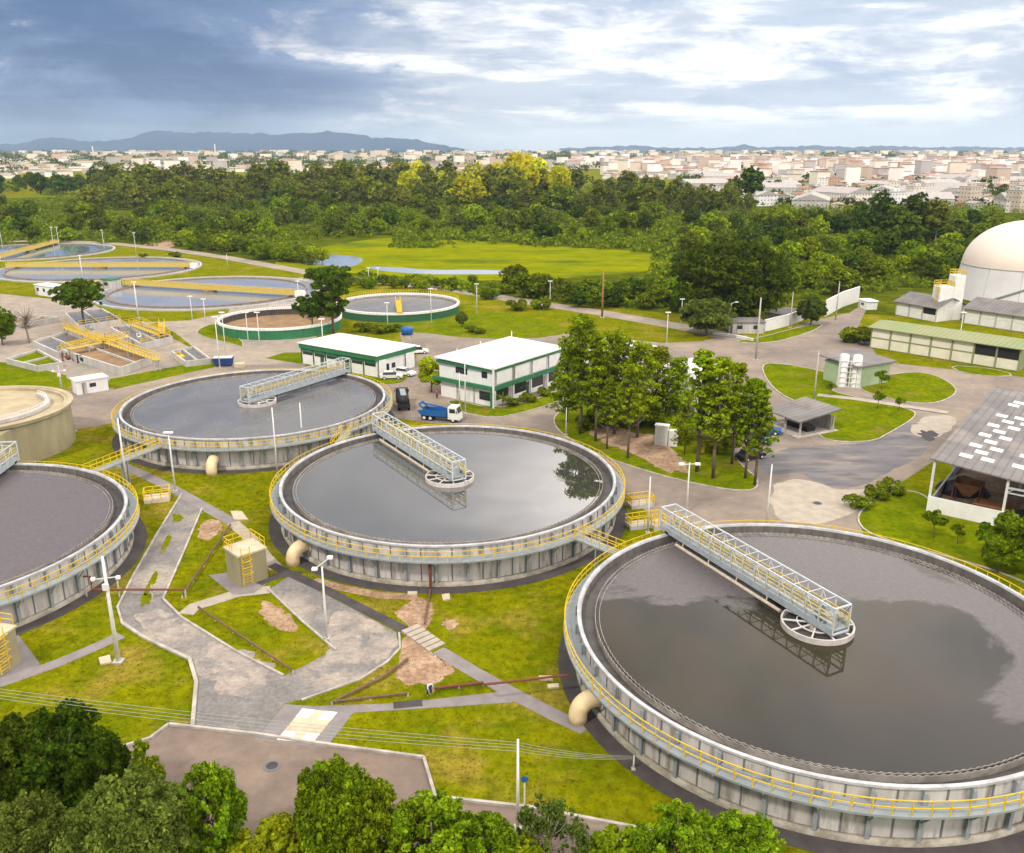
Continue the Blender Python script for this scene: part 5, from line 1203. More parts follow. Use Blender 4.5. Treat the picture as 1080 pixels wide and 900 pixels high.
fg = [(('olive0'),(160,905),(132,830),'pale grey-green tree in the lower left, its crown over the car park edge',9.6,1.15),]
def gtree(key, px, top, h, label, sx=1.0, lm=None, name='tree', cat='tree', group=None):
    """tree of height h whose crown top shows at pixel (px, top)"""
    # find ground distance: top point on the ray at height h
    v = top-450; u = px-540; k = (CH-h)/(F*SP+v*CP); p = Vector((u*k,(F*CP-v*SP)*k,0)); p.z = ground_z(p.x,p.y)
    return tree(key, p, h, label, name, cat, group, sx=sx, lm=lm)
for a in (('front0',60,756,8.5,'dark green tree at the lower left, topmost of the left clump',0.89,L_DEEP),
          ('front1',14,760,8.3,'dark olive-tinted tree touching the left photo edge above the lower corner',0.85,L_DARK),
          ('front2',92,778,7.5,'dark glossy tree at the right side of the left clump',0.66,L_DEEP),
          ('olive0',15,851,6.9,'greyish-green tree in the lower left corner',0.75,None),
          ('olive0',128,835,8.3,'broad grey-green tree with fine leaves at the bottom left',0.86,None),
          ('column0',149,785,6.9,'narrow upright dark tree in front of the car park kerb',0.68,None),
          ('front2',212,815,7.5,'round mid-green tree in front of the left part of the car park',0.68,L_FOR),
          ('front1',352,809,8.3,'tall green tree with two rounded heads in the middle of the car park',0.68,L_FOR),
          ('column0',322,815,7.4,'slim upright tree head just left of the two-headed tree',0.56,None),
          ('front0',398,835,7.4,'green tree on the right side of the two-headed tree',0.62,None),
          ('shrub0',285,885,4.2,'lime-green shrub at the bottom edge left of the two-headed tree',1.08,None),
          ('front2',455,851,7.0,'dense dark green tree at the bottom edge beside the car park corner',0.94,L_FOR),
          ('front1',505,867,6.0,'green tree at the bottom edge left of the white cable pole',0.89,L_FOR),
          ('thin0',582,847,6.0,'thin twiggy olive tree right of the blue round sign',0.85,None),
          ('olive0',545,889,4.6,'lime-tinted shrubby tree at the foot of the white cable pole',0.75,L_LIME),
          ('shrub0',655,889,4.2,'yellow-green flowering shrub at the bottom edge right of the twiggy tree',0.94,L_LIME),
          ('front0',718,861,6.4,'bright green bushy tree at the bottom edge below the largest tank',0.92,L_BRIGHT),
          ('front1',790,867,6.0,'bright green bushy tree at the bottom edge, right end of the row',0.89,L_BRIGHT),
          ('shrub0',750,889,4.1,'low green shrub between two bright bushy trees at the bottom edge',1.03,L_FOR)):
    gtree(*a)
def upt(px, pb, pt): return HT(px,pb,pt)
pines = [('pine0',612,458,336,1.15,'tallest pine at the left end of the island by the two-storey office'),('pine1',628,466,352,1.0,'slender pine right behind the tallest pine'),
 ('pine2',598,446,370,1.1,'leftmost pine crown in front of the two-storey office'),('pine2',648,458,350,1.2,'broad dark pine in the left middle of the island'),('pine0',672,462,362,1.1,'pine with thick dark crown in the middle of the island'),
 ('pine2',690,448,366,1.15,'dense pine behind the white switch cabinet'),('pine1',662,484,385,1.0,'pine with pale trunk left of the white switch cabinet'),('pine0',712,452,378,1.1,'pine behind and right of the white switch cabinet'),
 ('pine3',735,498,372,1.2,'tall pine with bare dark trunk above the road lamp'),('pine1',752,505,378,1.15,'tall pine with bare grey trunk right of the road lamp'),('pine3',772,490,385,1.15,'bright green pine third from the right end of the island'),
 ('pine1',786,505,400,1.1,'bright pine second from the right end of the island'),('pine3',796,512,412,1.25,'thin pale-trunked pine at the right tip of the island'),('pine2',722,480,420,.9,'low bushy pine right of the white switch cabinet'),
 ('pine3',640,474,400,1.0,'slim young pine on the needle litter')]
for key,px,pb,pt,sx,lb in pines: tree(key, G(px,pb)+Vector((0,0,.1)), HT(px,pb,pt), lb, 'pine_tree', 'pine tree', sx=sx)
for px, pb, h, lb in ((640,447,3.0,'leafy bush at the back of the pine island, left'),(668,446,3.6,'leafy bush at the back of the pine island, middle'),(700,446,3.2,'leafy bush at the back of the pine island, right'),
    (622,452,2.2,'low bush between the tallest pine and the soil'),(760,476,2.6,'low bush by the yellow valve under the pines'),(716,462,2.8,'bush right behind the white switch cabinet')):
    tree('bush', G(px,pb)+Vector((0,0,.1)), h, lb, 'bush', 'bush', sx=1.5, lm=L_PINE)
tree('bigdark', G(770,337), HT(770,337,256), 'huge round dark tree at the road fork', sx=1.02)
tree('round', G(745,354), HT(745,354,317), 'grey-green rounded tree in front of the huge dark tree', sx=1.05)
tree('round', G(855,343), HT(855,343,316), 'dull green round tree beside the tall white wall', sx=.8)
tree('spread', G(89,344), HT(89,344,296), 'dark spreading tree with forked trunk at the aeration block')
tree('front0', G(3,364), HT(3,364,325), 'dark green tree cut by the left edge beside the leafless tree', lm=L_FOR, sx=.9)
t = thing('leafless_tree', 'leafless grey-brown tree beside the spreading tree', 'tree', G(31,362)); link('trunk', BARE, t); t.scale = (.95,.95,1.0)
tree('araucaria', G(352,352), HT(352,352,284), 'dark araucaria with layered crown behind the long office')
tree('spread', G(330,352), HT(330,352,312), 'low dark tree at the left foot of the araucaria', sx=.8)
tree('small', G(455,414), HT(455,414,380), 'round yellow-green tree in front of the two-storey office', sx=1.05)
tree('round', G(487,345), HT(487,345,330), 'small olive tree on the slope above the two-storey office', sx=.6)
for px, pb, h, lb, k in ((985,568,3.6,'thin young tree on the lawn before the open warehouse, left of three','sapling'),(1035,588,4.4,'thin young tree on the lawn before the open warehouse, middle of three','sapling'),
    (1010,575,2.6,'short young tree on the lawn before the open warehouse','sapling'),(875,418,2.6,'young tree beside the concrete footpath left end','sapling'),(925,432,3.4,'taller young tree beside the concrete footpath','sapling'),(947,434,2.6,'young tree beside the concrete footpath right end','sapling'),
    (930,412,4.0,'bushy young tree at the corner of the pump house','sapling')):
    tree(k, G(px,pb)+Vector((0,0,.1)), h, lb, 'young_tree', 'young tree', sx=1.2)
for px, pb, h, lb in ((1068,598,5.5,'leafy green tree at the right edge in front of the open warehouse'),(1095,615,5.5,'dark green tree cut by the right photo edge'),(1052,604,3.6,'low leafy tree beside the tree at the right edge')):
    tree('small', G(px,pb)+Vector((0,0,.1)), h, lb, sx=1.1, lm=L_FOR)
hs = [(905,536,1.7,'bush at the left tip of the lawn before the warehouse'),(922,526,1.6,'bush on the kerb before the warehouse, middle of three'),(938,520,1.8,'bush on the kerb before the warehouse, right of three'),
      (905,362,4,'dark clipped bush behind the pump house'),(540,428,1.5,'low hedge plant before the two-storey office, left'),(556,424,1.6,'low hedge plant before the two-storey office, middle'),(575,417,1.6,'low hedge plant before the two-storey office, right'),
      (400,352,2.4,'green shrub mass on the verge behind the long office'),(416,350,2.0,'green shrub mass on the verge right of its neighbour'),(385,350,2.4,'green shrub at the foot of the araucaria'),
      (185,272,2.5,'small bush on the verge of the near basin'),(152,272,2.0,'tiny bush on the verge left of the small bush'),(505,352,1.6,'shrub on the slope by the white pole'),(497,350,1.5,'low shrub beside the shrub on the slope'),
      (625,486,.9,'little bush on the kerb of the pine island'),(545,327,3,'bush on the near side of the perimeter road'),(572,326,3,'bush beside the lamp on the perimeter road')]
for px, pb, h, lb in hs: tree('bush', G(px,pb), h, lb, 'bush', 'bush', sx=1.25)
# palm-like plants before the two-storey office
def fan_plant(p, h, label):
    t = thing('fan_plant', label, 'plant', p); m = MB(); m.tube([(0,0,0),(.05,0,h*.55)], .08, 8); m.build('stem', M['bark'], t); V = []
    for k in range(16):
        a = k*.75; el = .2+.7*((k*7)%5)/5
        for j in range(4):
            r0, r1 = j*h*.13, (j+1)*h*.13; z = lambda r: h*.55+r*math.sin(el)-(r*r)*.35/h
            d = np.array([math.cos(a),math.sin(a),0]); s = np.array([-math.sin(a),math.cos(a),0])*(.12-.02*j)
            V.append([d*r0+[0,0,z(r0)]-s, d*r0+[0,0,z(r0)]+s, d*r1+[0,0,z(r1)]+s*.8, d*r1+[0,0,z(r1)]-s*.8])
    link('fronds', quads_mesh('fronds', np.array(V), L_FOR), t)
for px, pb, lb in ((531,420,'fan-leaved plant at the green corner column of the two-storey office'),(548,418,'fan-leaved plant left of the office doorway'),(530,432,'low fan-leaved plant on the bed before the office')): fan_plant(G(px,pb), 3.4, lb)

# ---- blades and tufts that roughen the near lawns and creep over the edges of the paving
def inside(P, poly):
    x, y = P[:,0], P[:,1]; r = np.zeros(len(P), bool); q = np.roll(poly, -1, 0)
    for (x0,y0),(x1,y1) in zip(poly, q):
        c = ((y0 > y) != (y1 > y)); 
        if y1 != y0: r ^= c & (x < (x1-x0)*(y-y0)/(y1-y0)+x0)
    return r
def tufts():
    n = 130000; P = np.stack([rng.uniform(-62,30,n), 44+86*rng.random(n)**1.15], 1)
    Pj = P+rng.normal(size=P.shape)*.12; bad = np.zeros(n, bool)
    for poly, m in PAVED:
        ins = inside(Pj, poly)
        if m in ('gravel','gravel_pale'): ins &= rng.random(n) > .035
        elif m == 'soil': ins &= rng.random(n) > .40
        elif m in ('path','path_tan'): ins &= rng.random(n) > .012
        bad |= ins
    for cx, cy in TANKC.values(): bad |= np.hypot(P[:,0]-cx, P[:,1]-cy) < 21.4
    vis = np.abs(P[:,0]) < 6+.62*(P[:,1]+12)
    P = P[~bad & vis]; n = len(P)
    a = rng.uniform(0,6.28,n); t = np.stack([np.cos(a),np.sin(a),np.zeros(n)],1); tilt = rng.normal(size=(n,3))*.7; tilt[:,2] = 1; tilt /= np.linalg.norm(tilt,axis=1)[:,None]
    h = rng.uniform(.02,.09,n)[:,None]; w = rng.uniform(.05,.16,n)[:,None]; c = np.concatenate([P, np.full((n,1),-.01)],1)
    V = np.stack([c-t*w, c+t*w, c+t*w*.5+tilt*h, c-t*w*.5+tilt*h],1)
    o = link('grass_tufts', quads_mesh('grass_tufts', V, L_GRASS)); tag(o, 'rough grass blades on the lawns around the nearest tanks', 'grass', kind='stuff')
L_GRASS = leafmat('leaf_grass', (.060,.078,.002), (.090,.106,.003), (.125,.120,.008), .25)
tufts()
# ---- the wood beyond the meadow: trees one can tell apart
def ptree(keys, px, pb, pt, label, group, name, lm=None, sx=1.0):
    p = G(px,pb); p.z = ground_z(p.x,p.y)-.2; h = max(3, HT(px,pb,pt)-p.z)
    return tree(R_.choice(keys), p, h, label, name, 'tree', group, sx=sx, lm=lm)
def top_line(x):
    P = [(-60,182),(0,182),(60,180),(100,178),(115,169),(190,170),(235,172),(262,178),(275,168),(340,166),(400,170),(440,168),(480,170),(510,165),(555,162),(585,170),(620,182),(660,180),(700,184),(740,190),(770,186),(800,200),(860,222),(880,228),(905,205),(925,200),(945,205),(980,212),(1010,222),(1080,232),(1200,236)]
    for (a,b2),(c,d) in zip(P,P[1:]):
        if a <= x <= c: return b2+(d-b2)*(x-a)/(c-a)
    return 230
for i in range(118):                                        # tall belt
    x = -40+i*7.1+R_.uniform(-5,5)
    if x > 790: break
    left = x < 105; yel = (488 < x < 596 and R_.random() < .8) or (380 < x < 488 and R_.random() < .5)
    pb = R_.uniform(207,216) if not left else R_.uniform(200,206); pt = top_line(x)+abs(R_.gauss(0,5))+(R_.uniform(3,14) if i % 2 else 0)
    if left: ptree(['forest0','forest1','forest2'], x, pb, pt, 'dark tree of the far row at the left end of the wood', 'dark trees at the left end of the wood', 'dark_tree', L_DARK, .8)
    elif yel: ptree(['forest0','forest2','euc2'], x, pb+2, pt, 'yellow-green tree of the far wood above the meadow', 'yellow-green trees of the far wood', 'yellow_tree', L_YEL, .75)
    else: ptree(['euc0','euc1','euc2'], x, pb, pt, 'tall olive-green eucalyptus of the far wood', 'eucalyptus belt of the far wood', 'eucalyptus_tree', None, 1.25)
for i in range(96):                                          # shorter row filling in front of the tall belt
    x = 100+i*7+R_.uniform(-5,5); pb = R_.uniform(214,222); ptree(['forest0','forest1','euc2'], x, pb, top_line(x)+R_.uniform(14,30), 'lower olive tree under the tall belt of the far wood', 'lower trees under the far belt', 'woodland_tree', R_.choice([L_EUC,L_EUC,None,L_YEL if 440 < x < 600 else L_EUC]), 1.05)
for i in range(26):                                          # second, shorter row right of the meadow
    x = 560+i*9+R_.uniform(-5,5); ptree(['euc0','euc2','forest1'], x, R_.uniform(222,236), R_.uniform(190,206), 'mid-height tree at the right end of the far wood', 'mid-height trees at the right end of the wood', 'woodland_tree', None, 1.0)
for x, pb, pt, lb, k, sx in ((790,228,176,'single tall dark eucalyptus standing out against the city','euc1',1.35),(773,226,186,'thinner eucalyptus left of the tall dark one','euc2',1.0),
    (925,262,201,'dense tall tree in front of the city, right of centre','euc2',1.1),(905,264,214,'olive tree left of the dense tall tree before the city','euc0',1.0),(962,262,204,'tall tree with open crown right of the dense tall tree','euc0',1.15),
    (985,264,210,'tall tree in front of the red roofs of the city','euc1',1.2),(1005,266,224,'tree left above the dome','euc0',1.1),(945,264,220,'dark tree between two tall trees before the city','forest2',.9),(1045,262,226,'tree behind the top of the dome','euc2',1.2),(1075,262,228,'tree at the right edge behind the dome','euc0',1.2)):
    ptree([k], x, pb, pt, lb, None, 'tall_tree', L_DARK if 'dark' in lb or 'dense' in lb else None, sx)
for i in range(140):                                         # rounded trees and thickets in front of the tall belt
    x = R_.uniform(-30,720); y = R_.uniform(222,258 if x < 330 or x > 560 else 250); h = R_.uniform(9,17)
    ptree(['forest0','forest1','forest2'], x, y, y-R_.uniform(14,24)*(1 if y > 235 else .8), 'rounded tree of the thicket between wood and meadow', 'rounded trees of the thicket', 'thicket_tree', R_.choice([None,None,L_DARK,L_OLIVE,L_PINE]), R_.uniform(.8,1.15))
for i in range(120):                                         # wooded land right of the meadow
    x = R_.uniform(715,1090); y = R_.uniform(240,312)
    if y > 300 and x > 900: continue
    ptree(['forest0','forest1','forest2'], x, y, y-R_.uniform(16,28), 'rounded tree of the wooded land left of the dome', 'rounded trees left of the dome', 'thicket_tree', R_.choice([None,L_DARK,L_PINE,L_PINE]), R_.uniform(.8,1.2))
for i in range(46):                                          # bushes between meadow and perimeter road
    x = 330+i*9+R_.uniform(-4,4); y0 = 297+(x-330)*.082; y = y0+R_.uniform(-6,3) if x < 480 else y0+R_.uniform(-12,4)
    ptree(['forest0','forest1','forest2'], x, y, y-(R_.uniform(7,12) if x < 540 else R_.uniform(14,26)), 'green bush between the meadow and the perimeter road', 'bushes between meadow and road', 'roadside_bush', R_.choice([None,L_FOR,L_LIME if x < 520 else L_DARK]), 1.2)
for i in range(36):                                          # bushes along the riverside road behind the basins
    x = 190+i*4.2+R_.uniform(-3,3); y = 262+(x-190)*.145+R_.uniform(-7,0)
    ptree(['forest0','forest1','forest2'], x, y, y-R_.uniform(10,16), 'bright green bush along the riverside road', 'bushes along the riverside road', 'roadside_bush', R_.choice([None,L_LIME,L_FOR]), 1.2)
# undergrowth that fills the wood: one mass
def undergrowth():
    B = []
    def add(x, y, hpx, k=1):
        p = G(x,y); p.z = ground_z(p.x,p.y); s = HT(x,y,y-hpx)-p.z; s = max(1.2,s); B.append((p.x,p.y,p.z+s*.30, s*R_.uniform(.9,1.5), s*R_.uniform(.9,1.5), s*.75))
    for _ in range(900):
        x = R_.uniform(-60,730); y = 200+60*R_.random()**.8
        if 280 < x < 720 and y > 250-2+6*abs((x-500)/200): continue
        add(x, y, R_.uniform(5,10))
    for _ in range(1000):
        x = R_.uniform(690,1130); y = 222+106*R_.random()**1.1
        if y > 312+(880-x)*.1 and x > 780: continue
        add(x, y, R_.uniform(5,11))
    for _ in range(140):
        x = R_.uniform(330,700); y = 292+(x-330)*.085+R_.uniform(-7,4); add(x, y, R_.uniform(3,7))
    for _ in range(160):
        x = R_.uniform(-40,330); y = (250 if x < 180 else 250+(x-180)*.16)+R_.uniform(-12,4); add(x, y, R_.uniform(5,9))
    for _ in range(260):
        x = R_.uniform(420,735); y = 250+abs(x-470)*.055+R_.uniform(-12,5); add(x, y, R_.uniform(4,9))
    for _ in range(60):
        x = R_.gauss(440,16); y = 259+R_.uniform(-2,3); add(x, y, R_.uniform(2,4))
    V = leaves(B, 250000, .90, -.3, .6)
    o = link('undergrowth', quads_mesh('undergrowth', V, L_SCRUB)); tag(o, 'dense green undergrowth filling the woods and banks around the meadow', 'undergrowth', kind='stuff')
undergrowth()
# ------------------------------------------------------------------ city beyond the wood
WALLS = [(.84,.79,.71),(.86,.85,.83),(.64,.54,.44),(.76,.66,.53),(.82,.73,.62),(.55,.53,.51),(.85,.80,.68),(.56,.36,.27)]
ROOFS = [(.38,.17,.10),(.30,.15,.10),(.36,.33,.31),(.45,.42,.40),(.50,.30,.22),(.24,.22,.22)]
ROOFM = [mat('city_roof_%d'%i, c, tuple(v*.8 for v in c), .5, .85) for i, c in enumerate(ROOFS)]
def facade(name, c):
    m = mat(name, c, tuple(v*.86 for v in c), .2, .8); nt = m.node_tree; b = nt.nodes['Principled BSDF']; src = b.inputs['Base Color'].links[0].from_socket
    tc = _n(nt,'ShaderNodeTexCoord'); sp = _n(nt,'ShaderNodeSeparateXYZ'); nt.links.new(tc.outputs['Object'], sp.inputs[0])
    ad = _n(nt,'ShaderNodeMath', operation='ADD'); nt.links.new(sp.outputs[0], ad.inputs[0]); nt.links.new(sp.outputs[1], ad.inputs[1])
    cb = _n(nt,'ShaderNodeCombineXYZ'); nt.links.new(ad.outputs[0], cb.inputs[0]); nt.links.new(sp.outputs[2], cb.inputs[1])
    br = _n(nt,'ShaderNodeTexBrick'); br.offset = 0; br.inputs['Scale'].default_value = 1; br.inputs['Brick Width'].default_value = 3.0; br.inputs['Row Height'].default_value = 3.0; br.inputs['Mortar Size'].default_value = 1.05; br.inputs['Mortar Smooth'].default_value = 0
    nt.links.new(cb.outputs[0], br.inputs['Vector']); mx = _n(nt,'ShaderNodeMix', data_type='RGBA'); nt.links.new(br.outputs['Fac'], mx.inputs['Factor']); mx.inputs['A'].default_value = (.09,.09,.10,1); nt.links.new(src, mx.inputs['B']); nt.links.new(mx.outputs['Result'], b.inputs['Base Color'])
    return m
FAC = [facade('city_wall_%d'%i, c) for i, c in enumerate(WALLS)]
def house_mesh(kind, w, d, h, wm, rm):
    m = MB(); m.box((-w/2,-d/2,-2),(w/2,d/2,h)); m.cur = 1
    if kind == 'gable':
        z = h+.28*d/1.6; m._add([(-w/2-.4,-d/2-.4,h+.02),(w/2+.4,-d/2-.4,h+.02),(w/2+.4,d/2+.4,h+.02),(-w/2-.4,d/2+.4,h+.02),(-w/2-.4,0,z),(w/2+.4,0,z)],[(0,1,5,4),(2,3,4,5),(0,4,3),(1,2,5),(0,3,2,1)])
    elif kind == 'hip':
        z = h+.3*d/1.6; m._add([(-w/2-.4,-d/2-.4,h+.02),(w/2+.4,-d/2-.4,h+.02),(w/2+.4,d/2+.4,h+.02),(-w/2-.4,d/2+.4,h+.02),(-w/2+d/2.4,0,z),(w/2-d/2.4,0,z)],[(0,1,5,4),(2,3,4,5),(0,4,3),(1,2,5),(0,3,2,1)])
    else:
        m.box((-w/2-.15,-d/2-.15,h+.02),(w/2+.15,d/2+.15,h+.6)); m.cur = 0; m.box((-w*.15,-d*.2,h+.62),(w*.2,d*.2,h+2.6))
    return m.mesh('city_building', [FAC[wm], ROOFM[rm]])
CN = ['white','cream','tan','sand-coloured','pale peach','grey','ivory','brick-coloured']; RN = ['terracotta','brown-tiled','dark grey','pale grey','salmon','charcoal']
KIND = []
for i in range(26):
    kd = ('gable','hip','flat','gable','flat')[i%5]; wm = i%8; rm = R_.randrange(6) if kd != 'flat' else R_.choice([2,3,3])
    tall = kd == 'flat' and i % 3 != 0
    w, d, h = R_.uniform(8,15), R_.uniform(7.5,10), R_.uniform(3.2,6.5) if not tall else R_.choice([9,9,12,12,15,18])
    if tall: w = R_.uniform(10,15); d = 10
    sz = 'multi-storey' if tall else 'low'
    KIND.append((house_mesh(kd,w,d,h,wm,rm), '%s %s %s-roofed building of the far city' % (sz, CN[wm], RN[rm]), tall))
WH = [(house_mesh('gable',R_.uniform(34,60),R_.uniform(18,26),R_.uniform(6,9),k,3), 'long %s pale-roofed shed of the far city' % CN[k], False) for k in (0,5,1)]
KIND += WH
pts = []
tries = 0
while len(pts) < 292 and tries < 6000:
    tries += 1; x = R_.uniform(640,1115); y = 185+41*R_.random()**1.1
    lim = 216 if x < 850 else 222 if x < 1000 else 226
    if y > lim or (x < 740 and y > 191): continue
    p = G(x,y); p.z = ground_z(p.x,p.y); p = at_depth(x,y,p.y); g = ground_z(p.x,p.y)
    if any((p.x-q.x)**2+(p.y-q.y)**2 < 15**2 for q in pts): continue
    pts.append(p)
    k = R_.random(); ki = R_.choice(WH) if k < .02 else R_.choice(KIND)
    if ki[2] and k < .6: ki = R_.choice(KIND)
    o = link('city_building', ki[0]); o.location = (p.x,p.y,g); o.rotation_euler = (0,0,R_.choice([.35,.35+PI/2,-.2,1.2])+R_.uniform(-.08,.08))
    tag(o, ki[1], 'building', 'buildings of the far city')
def far_city():
    mb = MB(); mb2 = []
    WM = islandmat('far_city_walls', [(.86,.82,.75),(.74,.65,.53),(.88,.87,.86),(.58,.45,.36),(.84,.76,.66),(.46,.44,.43)])
    RM = islandmat('far_city_roofs', [(.42,.19,.12),(.28,.27,.26),(.72,.69,.66),(.34,.17,.11),(.40,.38,.36),(.50,.26,.17)])
    n = 0
    grid = {(int(q.x//22), int(q.y//22)) for q in pts}
    while n < 7200:
        a = R_.uniform(-.62,.66) if n < 4200 else R_.uniform(0,.64); r = 1000+(4300 if n < 4200 else 1600)*R_.random()**.8; x, y = r*math.sin(a), r*math.cos(a); px = 540+F*x/max(1,(y*CP))
        if px > 590 and r < 1900 and (px < 640 or (int(x//22),int(y//22)) in grid or (px < 740 and r < 1450) or r < 1080): continue
        if n > 4200 and (px < 600 or r > 2600): continue
        if px < 590 and r < 1500: continue
        g = ground_z(x,y); s = 1+r/3500; w, d = R_.uniform(8,16)*s, R_.uniform(8,12)*s; h = R_.uniform(4,8)
        if R_.random() < .12: h = R_.uniform(12,24)
        if R_.random() < .03: w *= 2.6; d *= 1.8
        if R_.random() < .0012 and px < 600: h = R_.uniform(28,40); w = d = 13
        mb.T = Matrix.Translation((x,y,g)) @ Matrix.Rotation(R_.choice([.3,-.2,.9]),4,'Z'); mb.cur = 0; mb.box((-w/2,-d/2,-2),(w/2,d/2,h)); mb.cur = 1
        mb.box((-w/2-.3,-d/2-.3,h+.02),(w/2+.3,d/2+.3,h+.9)); n += 1
    o = mb.build('distant_city', [WM, RM]); tag(o, 'mass of pale houses of the distant city along the horizon', 'city', kind='stuff')
    B = []
    for _ in range(620):
        a = R_.uniform(-.62,.66); r = 900+4200*R_.random(); x, y = r*math.sin(a), r*math.cos(a); s = R_.uniform(4,9)*(1+r/3500)
        B.append((x,y,ground_z(x,y)+s*.4,s*R_.uniform(.8,1.8),s,s*.8))
    for _ in range(380):
        x = R_.uniform(-20,600); y = R_.uniform(166,180); p = G(x,y); p.z = ground_z(p.x,p.y); s = R_.uniform(6,12); B.append((p.x,p.y,p.z+s*.5,s*R_.uniform(1,2.6),s,s*.8))
    for _ in range(420):
        x = R_.uniform(640,1115); y = R_.uniform(172,222); p = G(x,y); p.z = ground_z(p.x,p.y); s = R_.uniform(3.5,6.5)
        if x < 760 and y > 188: continue
        B.append((p.x,p.y,p.z+s*.5,s*R_.uniform(.8,2.2),s,s*.9))
    for _ in range(90):                                       # darker wooded rise
        t = R_.random(); p = G(R_.uniform(585,640), R_.uniform(172,176)); p.z = ground_z(p.x,p.y); s = R_.uniform(9,14); B.append((p.x+R_.uniform(-30,30),p.y,p.z+s*.4,s*1.3,s,s*.8))
    V = leaves(B, 120000, 2.6, -.1, .7); o = link('city_trees', quads_mesh('city_trees', V, L_DARK)); tag(o, 'dark trees scattered among the distant houses', 'trees', kind='stuff')
far_city()
# masts on the skyline
for px, pt, r, lb in ((227,152,2800,'thin radio mast rising above the city on the left'),(98,154,2800,'slim tower block left of the radio mast')):
    y = r; p = at_depth(px, 160, y); g = ground_z(p.x,p.y); top = at_depth(px, pt, y).z; t = thing('skyline_tower', lb, 'tower', (p.x,p.y,g))
    w = 3 if 'mast' in lb else 12
    MB().box((-w/2,-w/2,0),(w/2,w/2,max(8,top-g))).build('tower_shaft', FAC[0], t)
# ------------------------------------------------------------------ hills
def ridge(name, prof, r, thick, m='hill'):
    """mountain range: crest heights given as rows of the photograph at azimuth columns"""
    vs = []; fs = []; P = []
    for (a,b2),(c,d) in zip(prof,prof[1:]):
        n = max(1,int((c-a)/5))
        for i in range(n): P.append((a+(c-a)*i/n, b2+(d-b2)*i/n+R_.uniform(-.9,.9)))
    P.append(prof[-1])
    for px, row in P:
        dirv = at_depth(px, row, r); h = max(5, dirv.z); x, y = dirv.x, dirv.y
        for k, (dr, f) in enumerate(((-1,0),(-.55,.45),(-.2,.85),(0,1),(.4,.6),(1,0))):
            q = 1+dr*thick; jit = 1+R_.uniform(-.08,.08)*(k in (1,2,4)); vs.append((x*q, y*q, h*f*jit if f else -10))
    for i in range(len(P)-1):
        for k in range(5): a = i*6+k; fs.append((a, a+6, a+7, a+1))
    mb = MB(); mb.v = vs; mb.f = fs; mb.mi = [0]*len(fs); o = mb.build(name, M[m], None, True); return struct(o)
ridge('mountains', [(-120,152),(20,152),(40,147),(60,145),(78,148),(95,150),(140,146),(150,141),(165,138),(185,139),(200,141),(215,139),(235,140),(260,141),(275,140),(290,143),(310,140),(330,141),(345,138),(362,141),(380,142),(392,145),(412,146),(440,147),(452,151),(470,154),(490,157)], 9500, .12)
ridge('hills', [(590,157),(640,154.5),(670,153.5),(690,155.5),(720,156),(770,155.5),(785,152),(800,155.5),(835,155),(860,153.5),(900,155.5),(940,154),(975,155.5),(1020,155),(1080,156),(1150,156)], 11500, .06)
# ------------------------------------------------------------------ haze
def haze():
    mb = MB(); mb.box((-9000,-400,-12),(9000,12500,330)); m = bpy.data.materials.new('haze'); m.use_nodes = True; nt = m.node_tree; nt.nodes.clear()
    o = _n(nt,'ShaderNodeOutputMaterial'); v = _n(nt,'ShaderNodeVolumePrincipled'); v.inputs['Color'].default_value = (.58,.76,1.0,1); v.inputs['Density'].default_value = 5.6e-5; v.inputs['Anisotropy'].default_value = .1
    nt.links.new(v.outputs[0], o.inputs['Volume']); b = mb.build('haze', m); tag(b, 'thin bluish air over the whole plain', 'haze', kind='stuff')
import os
if os.environ.get('NOHAZE') is None: haze()
# ------------------------------------------------------------------ sky, sun, camera
sc = bpy.context.scene
W = bpy.data.worlds.new('World'); sc.world = W; W.use_nodes = True; nt = W.node_tree; nt.nodes.clear()
SUN = Vector((-.42,-.50,.80)).normalized()
out = _n(nt,'ShaderNodeOutputWorld'); sky = _n(nt,'ShaderNodeTexSky'); sky.sky_type = 'NISHITA'; sky.sun_disc = False; sky.sun_elevation = math.asin(SUN.z); sky.sun_rotation = math.atan2(SUN.x, SUN.y); sky.air_density = 1.2; sky.dust_density = 2
bg = _n(nt,'ShaderNodeBackground'); bg.inputs['Strength'].default_value = .12; nt.links.new(sky.outputs[0], bg.inputs[0])
tc = _n(nt,'ShaderNodeTexCoord'); sx = _n(nt,'ShaderNodeSeparateXYZ'); nt.links.new(tc.outputs['Generated'], sx.inputs[0])
def noise(scale, loc, detail=9, rough=.58, dist=0):
    mp = _n(nt,'ShaderNodeMapping'); mp.inputs['Scale'].default_value = scale; mp.inputs['Location'].default_value = loc; nt.links.new(tc.outputs['Generated'], mp.inputs[0])
    z = _n(nt,'ShaderNodeTexNoise'); z.inputs['Scale'].default_value = 1; z.inputs['Detail'].default_value = detail; z.inputs['Roughness'].default_value = rough; z.inputs['Distortion'].default_value = dist; nt.links.new(mp.outputs[0], z.inputs['Vector']); return z.outputs['Fac']
def rng_(src, a, b2, c=0.0, d=1.0, smooth=True):
    r = _n(nt,'ShaderNodeMapRange'); r.interpolation_type = 'SMOOTHSTEP' if smooth else 'LINEAR'; r.inputs[1].default_value = a; r.inputs[2].default_value = b2; r.inputs[3].default_value = c; r.inputs[4].default_value = d; nt.links.new(src, r.inputs[0]); return r.outputs[0]
def math_(op, a, b2):
    n = _n(nt,'ShaderNodeMath', operation=op)
    for i, v in enumerate((a,b2)):
        if isinstance(v,(int,float)): n.inputs[i].default_value = v
        else: nt.links.new(v, n.inputs[i])
    return n.outputs[0]
